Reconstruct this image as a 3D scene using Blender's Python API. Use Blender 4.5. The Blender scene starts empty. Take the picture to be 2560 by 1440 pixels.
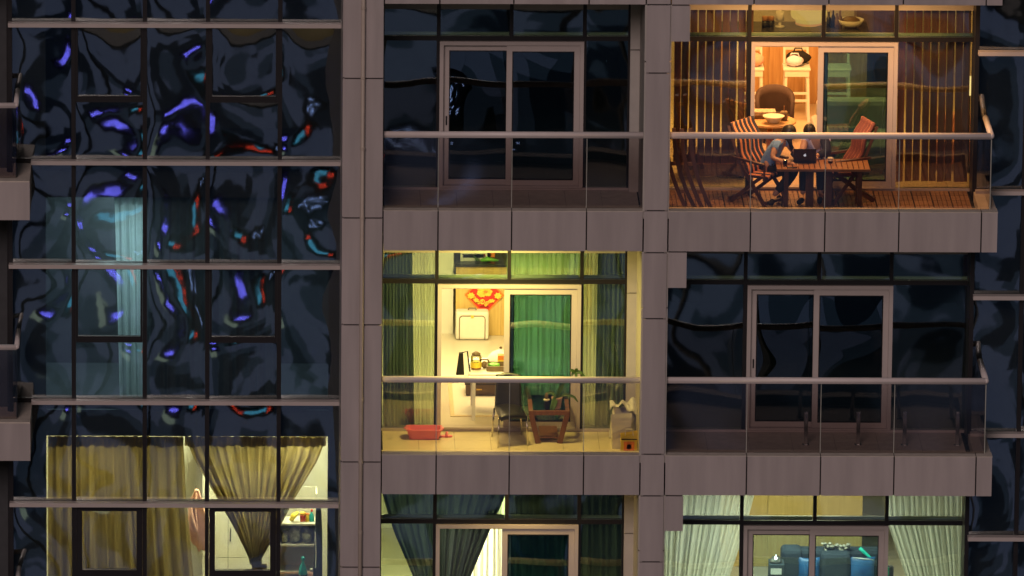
import bpy, bmesh, math, random
from mathutils import Vector, Matrix
random.seed(7)
R = math.radians
scene = bpy.context.scene
col = scene.collection

# ------------------------------------------------------------------ camera
FPX, CX, CY = 24000.0, 316.54, 720.0
TH, PSI = R(14), .013366
CAM = Vector((0, -131.529, 35.344))
fw = Vector((-math.sin(PSI)*math.cos(TH), math.cos(PSI)*math.cos(TH), -math.sin(TH)))
rt = Vector((math.cos(PSI), math.sin(PSI), 0)); up = rt.cross(fw)
cd = bpy.data.cameras.new('camera'); cam = bpy.data.objects.new('camera', cd); col.objects.link(cam)
cd.sensor_width = 36; cd.lens = FPX*36/2560; cd.shift_x = (1280-CX)/2560
cd.clip_start = 1; cd.clip_end = 3000
cam.matrix_world = Matrix(((rt.x, up.x, -fw.x, CAM.x), (rt.y, up.y, -fw.y, CAM.y), (rt.z, up.z, -fw.z, CAM.z), (0, 0, 0, 1)))
scene.camera = cam

# ------------------------------------------------------------------ sky, sun, exposure
w = bpy.data.worlds.new('World'); scene.world = w; w.use_nodes = True
nt = w.node_tree; bg = nt.nodes['Background']
sk = nt.nodes.new('ShaderNodeTexSky'); sk.sky_type = 'NISHITA'; sk.sun_disc = False
sk.sun_elevation = R(26); sk.sun_rotation = R(192)
nt.links.new(sk.outputs[0], bg.inputs[0]); bg.inputs[1].default_value = .012
sl = bpy.data.lights.new('city_glow', 'SUN'); so = bpy.data.objects.new('city_glow', sl); col.objects.link(so)
sl.energy = 1.0; sl.angle = R(20); sl.color = (1, .80, .76)
so.rotation_euler = Vector((.22, 1, -.50)).to_track_quat('-Z', 'Y').to_euler()
scene.view_settings.view_transform = 'Standard'; scene.view_settings.look = 'None'
scene.view_settings.exposure = 0; scene.view_settings.gamma = 1
cy = scene.cycles
cy.use_denoising = True; cy.caustics_reflective = False; cy.caustics_refractive = False
cy.max_bounces = 10; cy.transparent_max_bounces = 24; cy.diffuse_bounces = 3; cy.glossy_bounces = 3
cy.sample_clamp_indirect = 4

# ------------------------------------------------------------------ pixel <-> place helpers
def at(px, py, Y):
    d = fw+rt*((px-CX)/FPX)+up*((CY-py)/FPX); t = (Y-CAM.y)/d.y
    return CAM+d*t
def atz(px, py, z):
    d = fw+rt*((px-CX)/FPX)+up*((CY-py)/FPX); t = (z-CAM.z)/d.z
    return CAM+d*t
H = 3.56          # storey height; floor of storey k is at z = k*H
YG = 1.77         # balcony window wall
YL = 2.90         # left glazed bay
YR = 1.30         # right glazed bay
YC = 7.30         # kitchen counters
def X(px, py, Y): return at(px, py, Y).x
def Z(px, py, Y): return at(px, py, Y).z

# ------------------------------------------------------------------ materials
def newmat(name):
    m = bpy.data.materials.new(name); m.use_nodes = True
    n = m.node_tree.nodes; n.clear(); o = n.new('ShaderNodeOutputMaterial')
    return m, m.node_tree, o
def N(t, typ, **kw):
    n = t.nodes.new(typ)
    for k, v in kw.items(): setattr(n, k, v)
    return n
def L(t, a, b): t.links.new(a, b)
def ramp(t, fac, c0, c1, p0=0., p1=1.):
    r = N(t, 'ShaderNodeValToRGB'); e = r.color_ramp.elements
    e[0].position = p0; e[0].color = (*c0, 1); e[1].position = p1; e[1].color = (*c1, 1)
    L(t, fac, r.inputs[0]); return r.outputs[0]
def mat(name, c, rough=.6, metal=0., var=.12, scale=6., stretch=(1, 1, 1), c2=None, bump=0., rnd=0., spec=.4, trans=0.):
    m, t, o = newmat(name)
    b = N(t, 'ShaderNodeBsdfPrincipled'); b.inputs['Roughness'].default_value = rough; b.inputs['Metallic'].default_value = metal
    b.inputs['Specular IOR Level'].default_value = spec
    tc = N(t, 'ShaderNodeTexCoord'); mp = N(t, 'ShaderNodeMapping'); mp.inputs['Scale'].default_value = stretch
    L(t, tc.outputs['Object'], mp.inputs[0])
    nz = N(t, 'ShaderNodeTexNoise'); nz.inputs['Scale'].default_value = scale; nz.inputs['Detail'].default_value = 5
    L(t, mp.outputs[0], nz.inputs['Vector'])
    lo = c2 if c2 else tuple(x*(1-var) for x in c); hi = c if c2 else tuple(min(1, x*(1+var)) for x in c)
    cc = ramp(t, nz.outputs['Fac'], lo, hi, .3, .7)
    if rnd:
        oi = N(t, 'ShaderNodeObjectInfo'); mr = N(t, 'ShaderNodeMapRange'); mr.inputs[3].default_value = 1-rnd; mr.inputs[4].default_value = 1+rnd
        L(t, oi.outputs['Random'], mr.inputs[0]); hs = N(t, 'ShaderNodeHueSaturation')
        L(t, mr.outputs[0], hs.inputs['Value']); L(t, cc, hs.inputs['Color']); cc = hs.outputs[0]
    L(t, cc, b.inputs['Base Color'])
    if bump:
        bp = N(t, 'ShaderNodeBump'); bp.inputs['Strength'].default_value = bump; bp.inputs['Distance'].default_value = .01
        L(t, nz.outputs['Fac'], bp.inputs['Height']); L(t, bp.outputs[0], b.inputs['Normal'])
    sh = b.outputs[0]
    if trans:
        tr = N(t, 'ShaderNodeBsdfTranslucent'); L(t, cc, tr.inputs[0]); mx = N(t, 'ShaderNodeMixShader'); mx.inputs[0].default_value = trans
        L(t, sh, mx.inputs[1]); L(t, tr.outputs[0], mx.inputs[2]); sh = mx.outputs[0]
    L(t, sh, o.inputs[0]); return m
def sheer(name, c, open_=.35, trans=.5):
    m, t, o = newmat(name)
    d = N(t, 'ShaderNodeBsdfDiffuse'); d.inputs[0].default_value = (*c, 1)
    tr = N(t, 'ShaderNodeBsdfTranslucent'); tr.inputs[0].default_value = (*c, 1)
    tp = N(t, 'ShaderNodeBsdfTransparent')
    a = N(t, 'ShaderNodeMixShader'); a.inputs[0].default_value = trans; L(t, d.outputs[0], a.inputs[1]); L(t, tr.outputs[0], a.inputs[2])
    b = N(t, 'ShaderNodeMixShader'); b.inputs[0].default_value = open_; L(t, a.outputs[0], b.inputs[1]); L(t, tp.outputs[0], b.inputs[2])
    L(t, b.outputs[0], o.inputs[0]); return m
def emit(name, c, s):
    m, t, o = newmat(name); e = N(t, 'ShaderNodeEmission'); e.inputs[0].default_value = (*c, 1); e.inputs[1].default_value = s
    L(t, e.outputs[0], o.inputs[0]); return m
def glass(name, tint, refl, wave=.0, pillow=.0, scale=1.1, rtint=(1, 1, 1), ripple=0., rough=0.):
    """float glass: tinted see-through plus a mirror coat whose normal rolls like tempered glass does"""
    m, t, o = newmat(name)
    tp = N(t, 'ShaderNodeBsdfTransparent'); tp.inputs[0].default_value = (*tint, 1)
    g = N(t, 'ShaderNodeBsdfGlossy'); g.inputs['Roughness'].default_value = rough; g.inputs[0].default_value = (*rtint, 1)
    geo = N(t, 'ShaderNodeNewGeometry')
    if wave or pillow:
        tc = N(t, 'ShaderNodeTexCoord'); oi = N(t, 'ShaderNodeObjectInfo')
        sc = N(t, 'ShaderNodeVectorMath', operation='SCALE'); sc.inputs['Scale'].default_value = 60
        cb = N(t, 'ShaderNodeCombineXYZ')
        for i in range(3): L(t, oi.outputs['Random'], cb.inputs[i])
        L(t, cb.outputs[0], sc.inputs[0])
        ad = N(t, 'ShaderNodeVectorMath', operation='ADD'); L(t, tc.outputs['Object'], ad.inputs[0]); L(t, sc.outputs[0], ad.inputs[1])
        nz = N(t, 'ShaderNodeTexNoise'); nz.inputs['Scale'].default_value = scale; nz.inputs['Detail'].default_value = 0; nz.inputs['Distortion'].default_value = .2
        L(t, ad.outputs[0], nz.inputs['Vector'])
        s1 = N(t, 'ShaderNodeVectorMath', operation='SUBTRACT'); s1.inputs[1].default_value = (.5, .5, .5); L(t, nz.outputs['Color'], s1.inputs[0])
        s2 = N(t, 'ShaderNodeVectorMath', operation='SCALE'); s2.inputs['Scale'].default_value = wave; L(t, s1.outputs[0], s2.inputs[0])
        g1 = N(t, 'ShaderNodeVectorMath', operation='SUBTRACT'); g1.inputs[1].default_value = (.5, .5, .5); L(t, tc.outputs['Generated'], g1.inputs[0])
        g2 = N(t, 'ShaderNodeVectorMath', operation='MULTIPLY'); L(t, g1.outputs[0], g2.inputs[0]); L(t, g1.outputs[0], g2.inputs[1])
        g3 = N(t, 'ShaderNodeVectorMath', operation='MULTIPLY'); L(t, g2.outputs[0], g3.inputs[0]); L(t, g1.outputs[0], g3.inputs[1])
        g4 = N(t, 'ShaderNodeVectorMath', operation='MULTIPLY'); g4.inputs[1].default_value = (8*pillow, 0, 8*pillow); L(t, g3.outputs[0], g4.inputs[0])
        a1 = N(t, 'ShaderNodeVectorMath', operation='ADD'); L(t, s2.outputs[0], a1.inputs[0]); L(t, g4.outputs[0], a1.inputs[1])
        if ripple:
            n2 = N(t, 'ShaderNodeTexNoise'); n2.inputs['Scale'].default_value = 5.5; n2.inputs['Detail'].default_value = 1.; L(t, ad.outputs[0], n2.inputs['Vector'])
            r1 = N(t, 'ShaderNodeVectorMath', operation='SUBTRACT'); r1.inputs[1].default_value = (.5, .5, .5); L(t, n2.outputs['Color'], r1.inputs[0])
            r2 = N(t, 'ShaderNodeVectorMath', operation='SCALE'); r2.inputs['Scale'].default_value = ripple; L(t, r1.outputs[0], r2.inputs[0])
            r3 = N(t, 'ShaderNodeVectorMath', operation='ADD'); L(t, a1.outputs[0], r3.inputs[0]); L(t, r2.outputs[0], r3.inputs[1]); a1 = r3
        a2 = N(t, 'ShaderNodeVectorMath', operation='ADD'); L(t, geo.outputs['Normal'], a2.inputs[0]); L(t, a1.outputs[0], a2.inputs[1])
        nn = N(t, 'ShaderNodeVectorMath', operation='NORMALIZE'); L(t, a2.outputs[0], nn.inputs[0])
        L(t, nn.outputs[0], g.inputs['Normal'])
    lw = N(t, 'ShaderNodeFresnel'); lw.inputs[0].default_value = 1.5
    mt = N(t, 'ShaderNodeMath', operation='ADD', use_clamp=True); mt.inputs[1].default_value = max(0., refl-.045); L(t, lw.outputs[0], mt.inputs[0])
    mx = N(t, 'ShaderNodeMixShader'); L(t, mt.outputs[0], mx.inputs[0]); L(t, tp.outputs[0], mx.inputs[1]); L(t, g.outputs[0], mx.inputs[2])
    L(t, mx.outputs[0], o.inputs[0]); return m
def stripes(name, c0, c1, n, axis_u='Generated', u=0, rough=.8):
    m, t, o = newmat(name); b = N(t, 'ShaderNodeBsdfPrincipled'); b.inputs['Roughness'].default_value = rough
    tc = N(t, 'ShaderNodeUVMap'); sx = N(t, 'ShaderNodeSeparateXYZ'); L(t, tc.outputs[0], sx.inputs[0])
    mu = N(t, 'ShaderNodeMath', operation='MULTIPLY'); mu.inputs[1].default_value = n; L(t, sx.outputs[u], mu.inputs[0])
    fr = N(t, 'ShaderNodeMath', operation='FRACT'); L(t, mu.outputs[0], fr.inputs[0])
    r = N(t, 'ShaderNodeValToRGB'); r.color_ramp.interpolation = 'CONSTANT'; e = r.color_ramp.elements
    e[0].color = (*c0, 1); e[1].position = .45; e[1].color = (*c1, 1)
    e2 = r.color_ramp.elements.new(.62); e2.color = (c1[0]*.5+.25, c1[1]*.5+.12, c1[2]*.5+.05, 1)
    e3 = r.color_ramp.elements.new(.72); e3.color = (*c1, 1)
    L(t, fr.outputs[0], r.inputs[0]); L(t, r.outputs[0], b.inputs['Base Color']); L(t, b.outputs[0], o.inputs[0]); return m

M = {}
M['panel'] = mat('composite_panel', (.388, .332, .324), .42, var=.11, scale=1.6, stretch=(3.5, 1, .35), rnd=.05)
M['slabtop'] = mat('slab_top', (.52, .45, .39), .7, var=.1, scale=8)
M['core'] = mat('dark_backing', (.02, .016, .016), .8)
M['alu'] = mat('pale_aluminium', (.46, .395, .375), .38, var=.03, scale=3)
M['rail'] = mat('handrail_metal', (.66, .57, .55), .4, metal=.0, var=.03)
M['dark'] = mat('dark_frame', (.012, .010, .012), .4)
M['soffit'] = mat('soffit_paint', (.55, .5, .45), .7)
M['balwall'] = mat('balcony_wall', (.42, .38, .35), .6, var=.05)
M['gl_bay'] = glass('bay_glass', (.74, .78, .76), .17, wave=.12, pillow=.026, scale=1.0, ripple=.010, rough=.03)
M['gl_bal'] = glass('window_glass', (.79, .875, .75), .145, wave=.075, pillow=.014, scale=1.1, ripple=.005, rough=.035)
M['gl_leaf'] = glass('door_glass', (.63, .80, .79), .11, wave=.05, pillow=.01, scale=1.0)
M['gl_rail'] = glass('railing_glass', (.81, .77, .76), .06, wave=.03, pillow=.0, scale=1.0, rough=.05)
M['edge'] = mat('glass_edge', (.34, .33, .29), .4)
M['gl_clear'] = glass('clear_glass', (.9, .93, .9), .06)
M['darkroom'] = mat('unlit_room', (.05, .05, .055), .8)  # shade put into the colour: dark base keeps these rooms looking unlit
M['white'] = mat('white_paint', (.66, .64, .60), .6, var=.03)
M['cream'] = mat('cream_wall', (.64, .60, .52), .7, var=.04)
M['floorA'] = mat('warm_floor', (.62, .50, .36), .35, var=.08, scale=2)
M['floorB'] = mat('pale_floor', (.56, .50, .42), .3, var=.05, scale=1.5)
M['tileB'] = mat('balcony_tile', (.66, .57, .38), .25, var=.08, scale=1.5)
M['woodA'] = mat('oak_front', (.56, .36, .18), .5, c2=(.40, .22, .09), scale=4, stretch=(6, 6, .5))
M['woodB'] = mat('yellow_oak_front', (.62, .44, .17), .5, c2=(.50, .33, .11), scale=4, stretch=(6, 6, .5))
M['teak'] = mat('oiled_teak', (.42, .20, .085), .5, c2=(.25, .11, .045), scale=6, stretch=(1, 6, 6))
M['teakdark'] = mat('dark_teak', (.13, .055, .03), .5, c2=(.07, .03, .018), scale=6, stretch=(4, 4, .6))
M['deck'] = mat('deck_tile_wood', (.34, .18, .09), .55, c2=(.20, .10, .05), scale=8, stretch=(1, 8, 1), rnd=.15)
M['walnut'] = mat('walnut', (.22, .09, .04), .4, c2=(.13, .05, .025), scale=6, stretch=(4, 4, .6))
M['counter'] = mat('dark_worktop', (.035, .03, .028), .25)
M['black'] = mat('black_leather', (.018, .016, .015), .32, bump=.2, scale=40)
M['chrome'] = mat('chrome', (.65, .62, .58), .15, metal=1., var=.02)
M['pink'] = mat('pink_plastic', (.72, .17, .19), .35, var=.04)
M['terra'] = mat('pink_clay', (.55, .33, .28), .6)
M['leaf'] = mat('plant_leaf', (.09, .16, .03), .4, c2=(.05, .10, .02), scale=20)
M['paper'] = mat('paper_bag', (.66, .62, .52), .8, var=.06, bump=.3, scale=14)
M['plastic'] = mat('white_film', (.62, .60, .55), .45, bump=.6, scale=22)
M['yellow'] = mat('yellow_print', (.75, .55, .05), .5)
M['red'] = mat('red_lacquer', (.62, .035, .03), .45, var=.08)
M['dred'] = mat('deep_red', (.30, .02, .02), .5)
M['gold'] = mat('gold_foil', (.85, .55, .08), .35, metal=.2, bump=.5, scale=40)
M['orange'] = mat('orange_print', (.80, .22, .04), .5)
M['green'] = mat('green_produce', (.16, .42, .06), .5)
M['brown'] = mat('brown_ware', (.16, .10, .05), .5)
M['brownfab'] = mat('brown_velvet', (.055, .032, .03), .8)
M['maroon'] = mat('blind_slat_maroon', (.46, .165, .13), .6, c2=(.36, .12, .10), scale=3, rnd=.2)
M['navy'] = mat('navy_cloth', (.018, .022, .045), .85)
M['blackcloth'] = mat('black_cloth', (.012, .011, .012), .9)
M['blue'] = mat('pale_blue_cloth', (.26, .50, 1.0), .85, var=.1, scale=15)
M['greytop'] = stripes('grey_stripe_cloth', (.33, .30, .26), (.17, .15, .14), 9)
M['lilac'] = mat('lilac_cloth', (.72, .68, .85), .85)
M['skin'] = mat('skin', (.55, .33, .23), .5, var=.05)
M['hair'] = mat('dark_hair', (.014, .010, .009), .45, scale=60, stretch=(1, 1, .2))
M['stripeL'] = stripes('deck_stripe', (.03, .03, .05), (.80, .30, .12), 5)
M['stripeR'] = stripes('deck_stripe_narrow', (.20, .06, .05), (.80, .33, .18), 5)
M['curtE'] = mat('gold_curtain', (.32, .235, .085), .9, c2=(.22, .16, .07), scale=3, stretch=(5, 1, .3), trans=.35)
M['curtDk'] = mat('dark_green_curtain', (.28, .34, .30), .9, c2=(.17, .22, .19), scale=3, stretch=(8, 1, .3), trans=.32)
M['curtD'] = mat('charcoal_curtain', (.07, .09, .10), .9, c2=(.045, .06, .07), scale=3, stretch=(8, 1, .3), trans=.12)
M['sheerB'] = sheer('green_sheer', (.72, .72, .55), .28, .6)
M['sheerG'] = sheer('pale_mint_sheer', (.54, .74, .47), .22, .6)
M['sheerC'] = sheer('white_sheer', (.80, .84, .84), .20, .55)
M['sheerL'] = sheer('cool_sheer', (.6, .68, .68), .15, .6)
M['curtGrey'] = mat('grey_blackout_curtain', (.10, .11, .12), .9, trans=.1)
M['slate'] = mat('slate_upholstery', (.035, .045, .055), .85, scale=30)
M['teal'] = mat('blue_satin', (.03, .12, .27), .35, c2=(.02, .07, .18), scale=7)
M['tealrib'] = mat('teal_ribbon', (.02, .50, .36), .4)
M['greysofa'] = mat('oatmeal_upholstery', (.36, .33, .28), .85, scale=20)
M['plush'] = mat('cream_fleece', (.58, .50, .38), .95, c2=(.25, .20, .14), scale=30)
M['steel'] = mat('brushed_steel', (.55, .53, .52), .2, metal=.9)
M['pinkcloth'] = mat('pink_cloth', (.72, .38, .30), .9)
M['tealbottle'] = mat('teal_plastic', (.02, .30, .32), .3)
M['wrap'] = mat('grey_wrap', (.55, .55, .45), .4, c2=(.12, .12, .09), scale=18, bump=.6)
M['lampshade'] = emit('lit_pendant', (1, .52, .15), 1.1); M['lamplow'] = emit('lit_pendant_lower', (1, .55, .16), .95)
M['lampglow'] = emit('lit_bulb_shade', (1, .60, .28), 2.2)
M['lampred'] = emit('lit_lamp_bottom', (1, .36, .12), .9)
M['logo'] = emit('lit_logo', (.85, .9, 1), .9)
M['gadget'] = mat('black_gloss', (.012, .012, .014), .2)
M['pipe'] = mat('painted_pipe', (.44, .36, .30), .5, var=.06)
M['asphalt'] = mat('asphalt', (.05, .05, .05), .9)

# ------------------------------------------------------------------ mesh helpers
class MB:
    def __init__(s): s.v = []; s.f = []; s.uv = {}
    def box(s, x0, x1, y0, y1, z0, z1):
        if x1 < x0: x0, x1 = x1, x0
        b = len(s.v); s.v += [(x, y, z) for z in (z0, z1) for y in (y0, y1) for x in (x0, x1)]
        s.f += [tuple(b+i for i in q) for q in ((0, 2, 3, 1), (4, 5, 7, 6), (0, 1, 5, 4), (2, 6, 7, 3), (0, 4, 6, 2), (1, 3, 7, 5))]; return s
    def bar(s, p, q, wx, wz, side=None):
        p, q = Vector(p), Vector(q); d = (q-p).normalized()
        a = Vector(side) if side else (Vector((0, 0, 1)) if abs(d.z) < .9 else Vector((0, 1, 0)))
        u = d.cross(a).normalized(); v = u.cross(d).normalized(); b = len(s.v)
        for c in (p, q):
            for su, sv in ((-1, -1), (1, -1), (1, 1), (-1, 1)): s.v.append(tuple(c+u*su*wx/2+v*sv*wz/2))
        s.f += [tuple(b+i for i in k) for k in ((0, 1, 2, 3), (7, 6, 5, 4), (0, 4, 5, 1), (1, 5, 6, 2), (2, 6, 7, 3), (3, 7, 4, 0))]; return s
    def tube(s, pts, r, n=8, closed=True):
        pts = [Vector(p) for p in pts]; rs = r if isinstance(r, (list, tuple)) else [r]*len(pts); b = len(s.v)
        for i, p in enumerate(pts):
            d = (pts[min(i+1, len(pts)-1)]-pts[max(i-1, 0)]).normalized()
            a = Vector((0, 0, 1)) if abs(d.z) < .9 else Vector((0, 1, 0))
            u = d.cross(a).normalized(); v = u.cross(d)
            for k in range(n): s.v.append(tuple(p+(u*math.cos(k*2*math.pi/n)+v*math.sin(k*2*math.pi/n))*rs[i]))
        for i in range(len(pts)-1):
            for k in range(n): s.f.append((b+i*n+k, b+i*n+(k+1) % n, b+(i+1)*n+(k+1) % n, b+(i+1)*n+k))
        if closed: s.f.append(tuple(b+k for k in range(n))[::-1]); s.f.append(tuple(b+(len(pts)-1)*n+k for k in range(n)))
        return s
    def lathe(s, c, prof, n=16, sx=1, sy=1, a0=0):
        b = len(s.v); c = Vector(c)
        for r, z in prof:
            for k in range(n): s.v.append((c.x+r*sx*math.cos(a0+k*2*math.pi/n), c.y+r*sy*math.sin(a0+k*2*math.pi/n), c.z+z))
        m = len(prof)
        for i in range(m-1):
            for k in range(n): s.f.append((b+i*n+k, b+i*n+(k+1) % n, b+(i+1)*n+(k+1) % n, b+(i+1)*n+k))
        s.f.append(tuple(b+k for k in range(n))[::-1]); s.f.append(tuple(b+(m-1)*n+k for k in range(n))); return s
    def prism(s, pts, d):
        """closed outline pts (3d, planar) extruded by vector d"""
        b = len(s.v); n = len(pts); d = Vector(d)
        s.v += [tuple(Vector(p)) for p in pts]+[tuple(Vector(p)+d) for p in pts]
        s.f.append(tuple(b+i for i in range(n))); s.f.append(tuple(b+n+i for i in range(n))[::-1])
        for i in range(n): s.f.append((b+i, b+n+i, b+n+(i+1) % n, b+(i+1) % n))
        return s
    def blob(s, c, r, n=10, m=7, jit=0.):
        c = Vector(c); b = len(s.v); r = Vector(r) if not isinstance(r, (int, float)) else Vector((r, r, r))
        for j in range(m+1):
            ph = math.pi*j/m
            for k in range(n):
                a = 2*math.pi*k/n; q = 1+random.uniform(-jit, jit)
                s.v.append((c.x+r.x*q*math.sin(ph)*math.cos(a), c.y+r.y*q*math.sin(ph)*math.sin(a), c.z+r.z*q*math.cos(ph)))
        for j in range(m):
            for k in range(n): s.f.append((b+j*n+k, b+(j+1)*n+k, b+(j+1)*n+(k+1) % n, b+j*n+(k+1) % n))
        return s
    def grid(s, fn, nu, nv, thick=None):
        b = len(s.v)
        for j in range(nv+1):
            for i in range(nu+1): s.v.append(tuple(fn(i/nu, j/nv)))
        for j in range(nv):
            for i in range(nu):
                q = (b+j*(nu+1)+i, b+j*(nu+1)+i+1, b+(j+1)*(nu+1)+i+1, b+(j+1)*(nu+1)+i)
                s.uv[len(s.f)] = ((i/nu, j/nv), ((i+1)/nu, j/nv), ((i+1)/nu, (j+1)/nv), (i/nu, (j+1)/nv)); s.f.append(q)
        return s
    def build(s, name, m, parent=None, smooth=False, bevel=0., thick=0., sub=0, recalc=True):
        o3 = Vector(ORG.get(parent, (0, 0, 0))) if parent else Vector((0, 0, 0))
        me = bpy.data.meshes.new(name); me.from_pydata([tuple(Vector(v)-o3) for v in s.v], [], s.f)
        if s.uv:
            ul = me.uv_layers.new(name='UVMap')
            for p in me.polygons:
                if p.index in s.uv:
                    for li, uv in zip(p.loop_indices, s.uv[p.index]): ul.data[li].uv = uv
        elif recalc:
            bm = bmesh.new(); bm.from_mesh(me); bmesh.ops.recalc_face_normals(bm, faces=bm.faces); bm.to_mesh(me); bm.free()
        me.materials.append(M[m] if isinstance(m, str) else m)
        if smooth:
            for p in me.polygons: p.use_smooth = True
        o = bpy.data.objects.new(name, me); col.objects.link(o)
        if parent: o.parent = parent; ORG[o] = ORG.get(parent, (0, 0, 0))
        if bevel:
            bv = o.modifiers.new('edge', 'BEVEL'); bv.width = bevel; bv.segments = 2
        if thick:
            sm = o.modifiers.new('thickness', 'SOLIDIFY'); sm.thickness = thick
        if sub:
            ss = o.modifiers.new('smooth', 'SUBSURF'); ss.levels = sub; ss.render_levels = sub
        return o
ORG = {}
def tag(o, label, cat, group=None, kind=None):
    o['label'] = label; o['category'] = cat
    if group: o['group'] = group
    if kind: o['kind'] = kind
    return o
def thing(name, loc, label, cat, group=None):
    o = bpy.data.objects.new(name, None); col.objects.link(o); o.location = loc; o.empty_display_size = .2
    ORG[o] = tuple(loc); return tag(o, label, cat, group)
def B(x0, x1, y0, y1, z0, z1): return MB().box(x0, x1, y0, y1, z0, z1)
def area(name, loc, size, power, color, direction=(0, 0, -1), sizey=None, spread=None):
    l = bpy.data.lights.new(name, 'AREA'); l.energy = power; l.size = size; l.color = color
    if sizey: l.shape = 'RECTANGLE'; l.size_y = sizey
    o = bpy.data.objects.new(name, l); col.objects.link(o); o.location = loc
    o.rotation_euler = Vector(direction).to_track_quat('-Z', 'Y').to_euler(); return o

# =================================================================== THE BUILDING
GZ = -46.0
bld = thing('apartment_building', (0, 0, GZ), 'tall apartment tower with pinkish grey panels, glass bays and balconies at night', 'building')

# --- X lines shared by all storeys
XP0, XP1 = X(857, 600, 0), X(957, 600, 0)            # left pier
XC = [XP1, X(1095, 580, 0), X(1279, 580, 0), X(1466, 580, 0), X(1608, 580, 0)]
XQ0, XQ1 = X(1608, 580, 0), X(1670, 580, 0)          # right pier
XR = [XQ1, X(1876, 580, 0), X(2062, 580, 0), X(2247, 580, 0), X(2453, 580, 0), X(2495, 580, 0)]
XH = X(1718, 680, 0)                                 # hanging return panel
G = .010
def panel(par, x0, x1, z0, z1, y=0., d=.035):
    return B(x0+G, x1-G, y, y+d, z0+G, z1-G).build('cladding_panel', 'panel', par)
# --- piers
zt, zb = 8.6, -6.2
pl = B(XP0+.02, XP1-.02, .03, 3.2, zb, zt).build('pier', 'core', bld)
zs = [zb, Z(900, 1418, 0), Z(900, 1155, 0), Z(900, 812, 0), Z(900, 545, 0), Z(900, 196, 0), zt]
for a, b in zip(zs, zs[1:]): panel(pl, XP0, XP1, a, b, -.006)
for a, b in zip(zs, zs[1:]):                          # side faces of the pier
    B(XP0-.012, XP0+.02, .03, 3.2, a+G, b-G).build('cladding_panel', 'panel', pl)
    B(XP1-.02, XP1-.004, .03, YG+.05, a+G, b-G).build('cladding_panel', 'balwall', pl)
pr_ = B(XQ0+.05, XQ1-.05, .03, 3.2, zb, zt).build('pier', 'core', bld)
zq = sorted([zb, zt]+[Z(1640, y, 0) for y in (12, 183, 527, 632, 797, 1136, 1240, 1405)])
for a, b in zip(zq, zq[1:]): panel(pr_, XQ0, XQ1, a, b)
for k in (-1, 0, 1):                                  # lit reveal of the recess, with its one joint
    zj = Z(1585, 728, 1.0) if k == 0 else Z(1585, 728, 1.0)+k*H
    for a, b in ((k*H, zj), (zj, k*H+3.1)):
        B(XQ0-.012, XQ0+.05, .036, YG, a+G, b-G).build('cladding_panel', 'balwall', pr_)
        B(XQ1-.05, XQ1+.012, .036, YG, a+G, b-G).build('cladding_panel', 'balwall', pr_)
# drain pipe on the pier
xp = X(905, 600, -.08)
dp = MB().tube([(xp, -.07, zb), (xp, -.07, zt)], .028, 10).build('drain_pipe', 'pipe', bld, smooth=True)
for y in (20, 195, 372, 545, 812, 1000, 1155, 1330):
    z = Z(905, y, -.07); MB().tube([(xp, -.07, z-.02), (xp, -.07, z+.02)], .034, 10).build('pipe_collar', 'pipe', dp)
# --- balcony slabs with cladding
TOPZ, BOTZ = .12, -.465
def slab(k, xs, x_end=None, hang=False):
    z = k*H
    x0, x1 = xs[0], xs[-1]
    s = MB().box(x0+.012, x1-.012, .036, YG+.3, z+BOTZ+.012, z-.02)
    s.box(x0+.012, x1-.012, .012, .25, z-.02, z+TOPZ-.004)
    o = s.build('balcony_slab', 'core', bld)
    for a, b in zip(xs, xs[1:]): panel(o, a, b, z+BOTZ, z+TOPZ-.0045+G)
    for a, b in zip(xs, xs[1:]): B(a+.006, b-.006, .0, .25, z+TOPZ-.004, z+TOPZ+.006).build('curb_cap', 'slabtop', o)
    return o
for k in (-1, 0, 1, 2):
    slab(k, XC)
    o = slab(k, XR)
    B(XR[-1]-.26, XR[-1]-.014, .252, YR+.1, k*H-.02, k*H+TOPZ).build('side_curb', 'slabtop', o)
    panel(o, XQ1, XH, k*H+BOTZ-.53, k*H+BOTZ)
    B(XQ1+.02, XH-.02, .036, .12, k*H+BOTZ-.51, k*H+BOTZ).build('panel_backing', 'core', o)
# floors: storey 1 right has deck tiles, storey 0 centre pale tiles
fl = B(XR[0]+.02, XR[-1]-.3, .25, YG-.03, H-.02, H+.004).build('balcony_floor', 'core', bld)
nx, ny = 16, 5; x0, x1 = XR[0]+.03, XR[-1]-.31; y0, y1 = .26, YG-.05
me_t = None
for i in range(nx):
    for j in range(ny):
        dx, dy = (x1-x0)/nx, (y1-y0)/ny; cxx, cyy = x0+(i+.5)*dx, y0+(j+.5)*dy
        if me_t is None:
            t = MB()
            for q in range(4): t.box(-dx/2+.006+q*(dx-.012)/4, -dx/2+.006+(q+.88)*(dx-.012)/4, -dy/2+.006, dy/2-.006, -.008, .014)
            me_t = bpy.data.meshes.new('deck_tile'); me_t.from_pydata(t.v, [], t.f); me_t.materials.append(M['deck'])
        o = bpy.data.objects.new('deck_tile', me_t); col.objects.link(o); o.parent = fl
        o.location = (cxx, cyy, H+.012-GZ)
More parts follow.
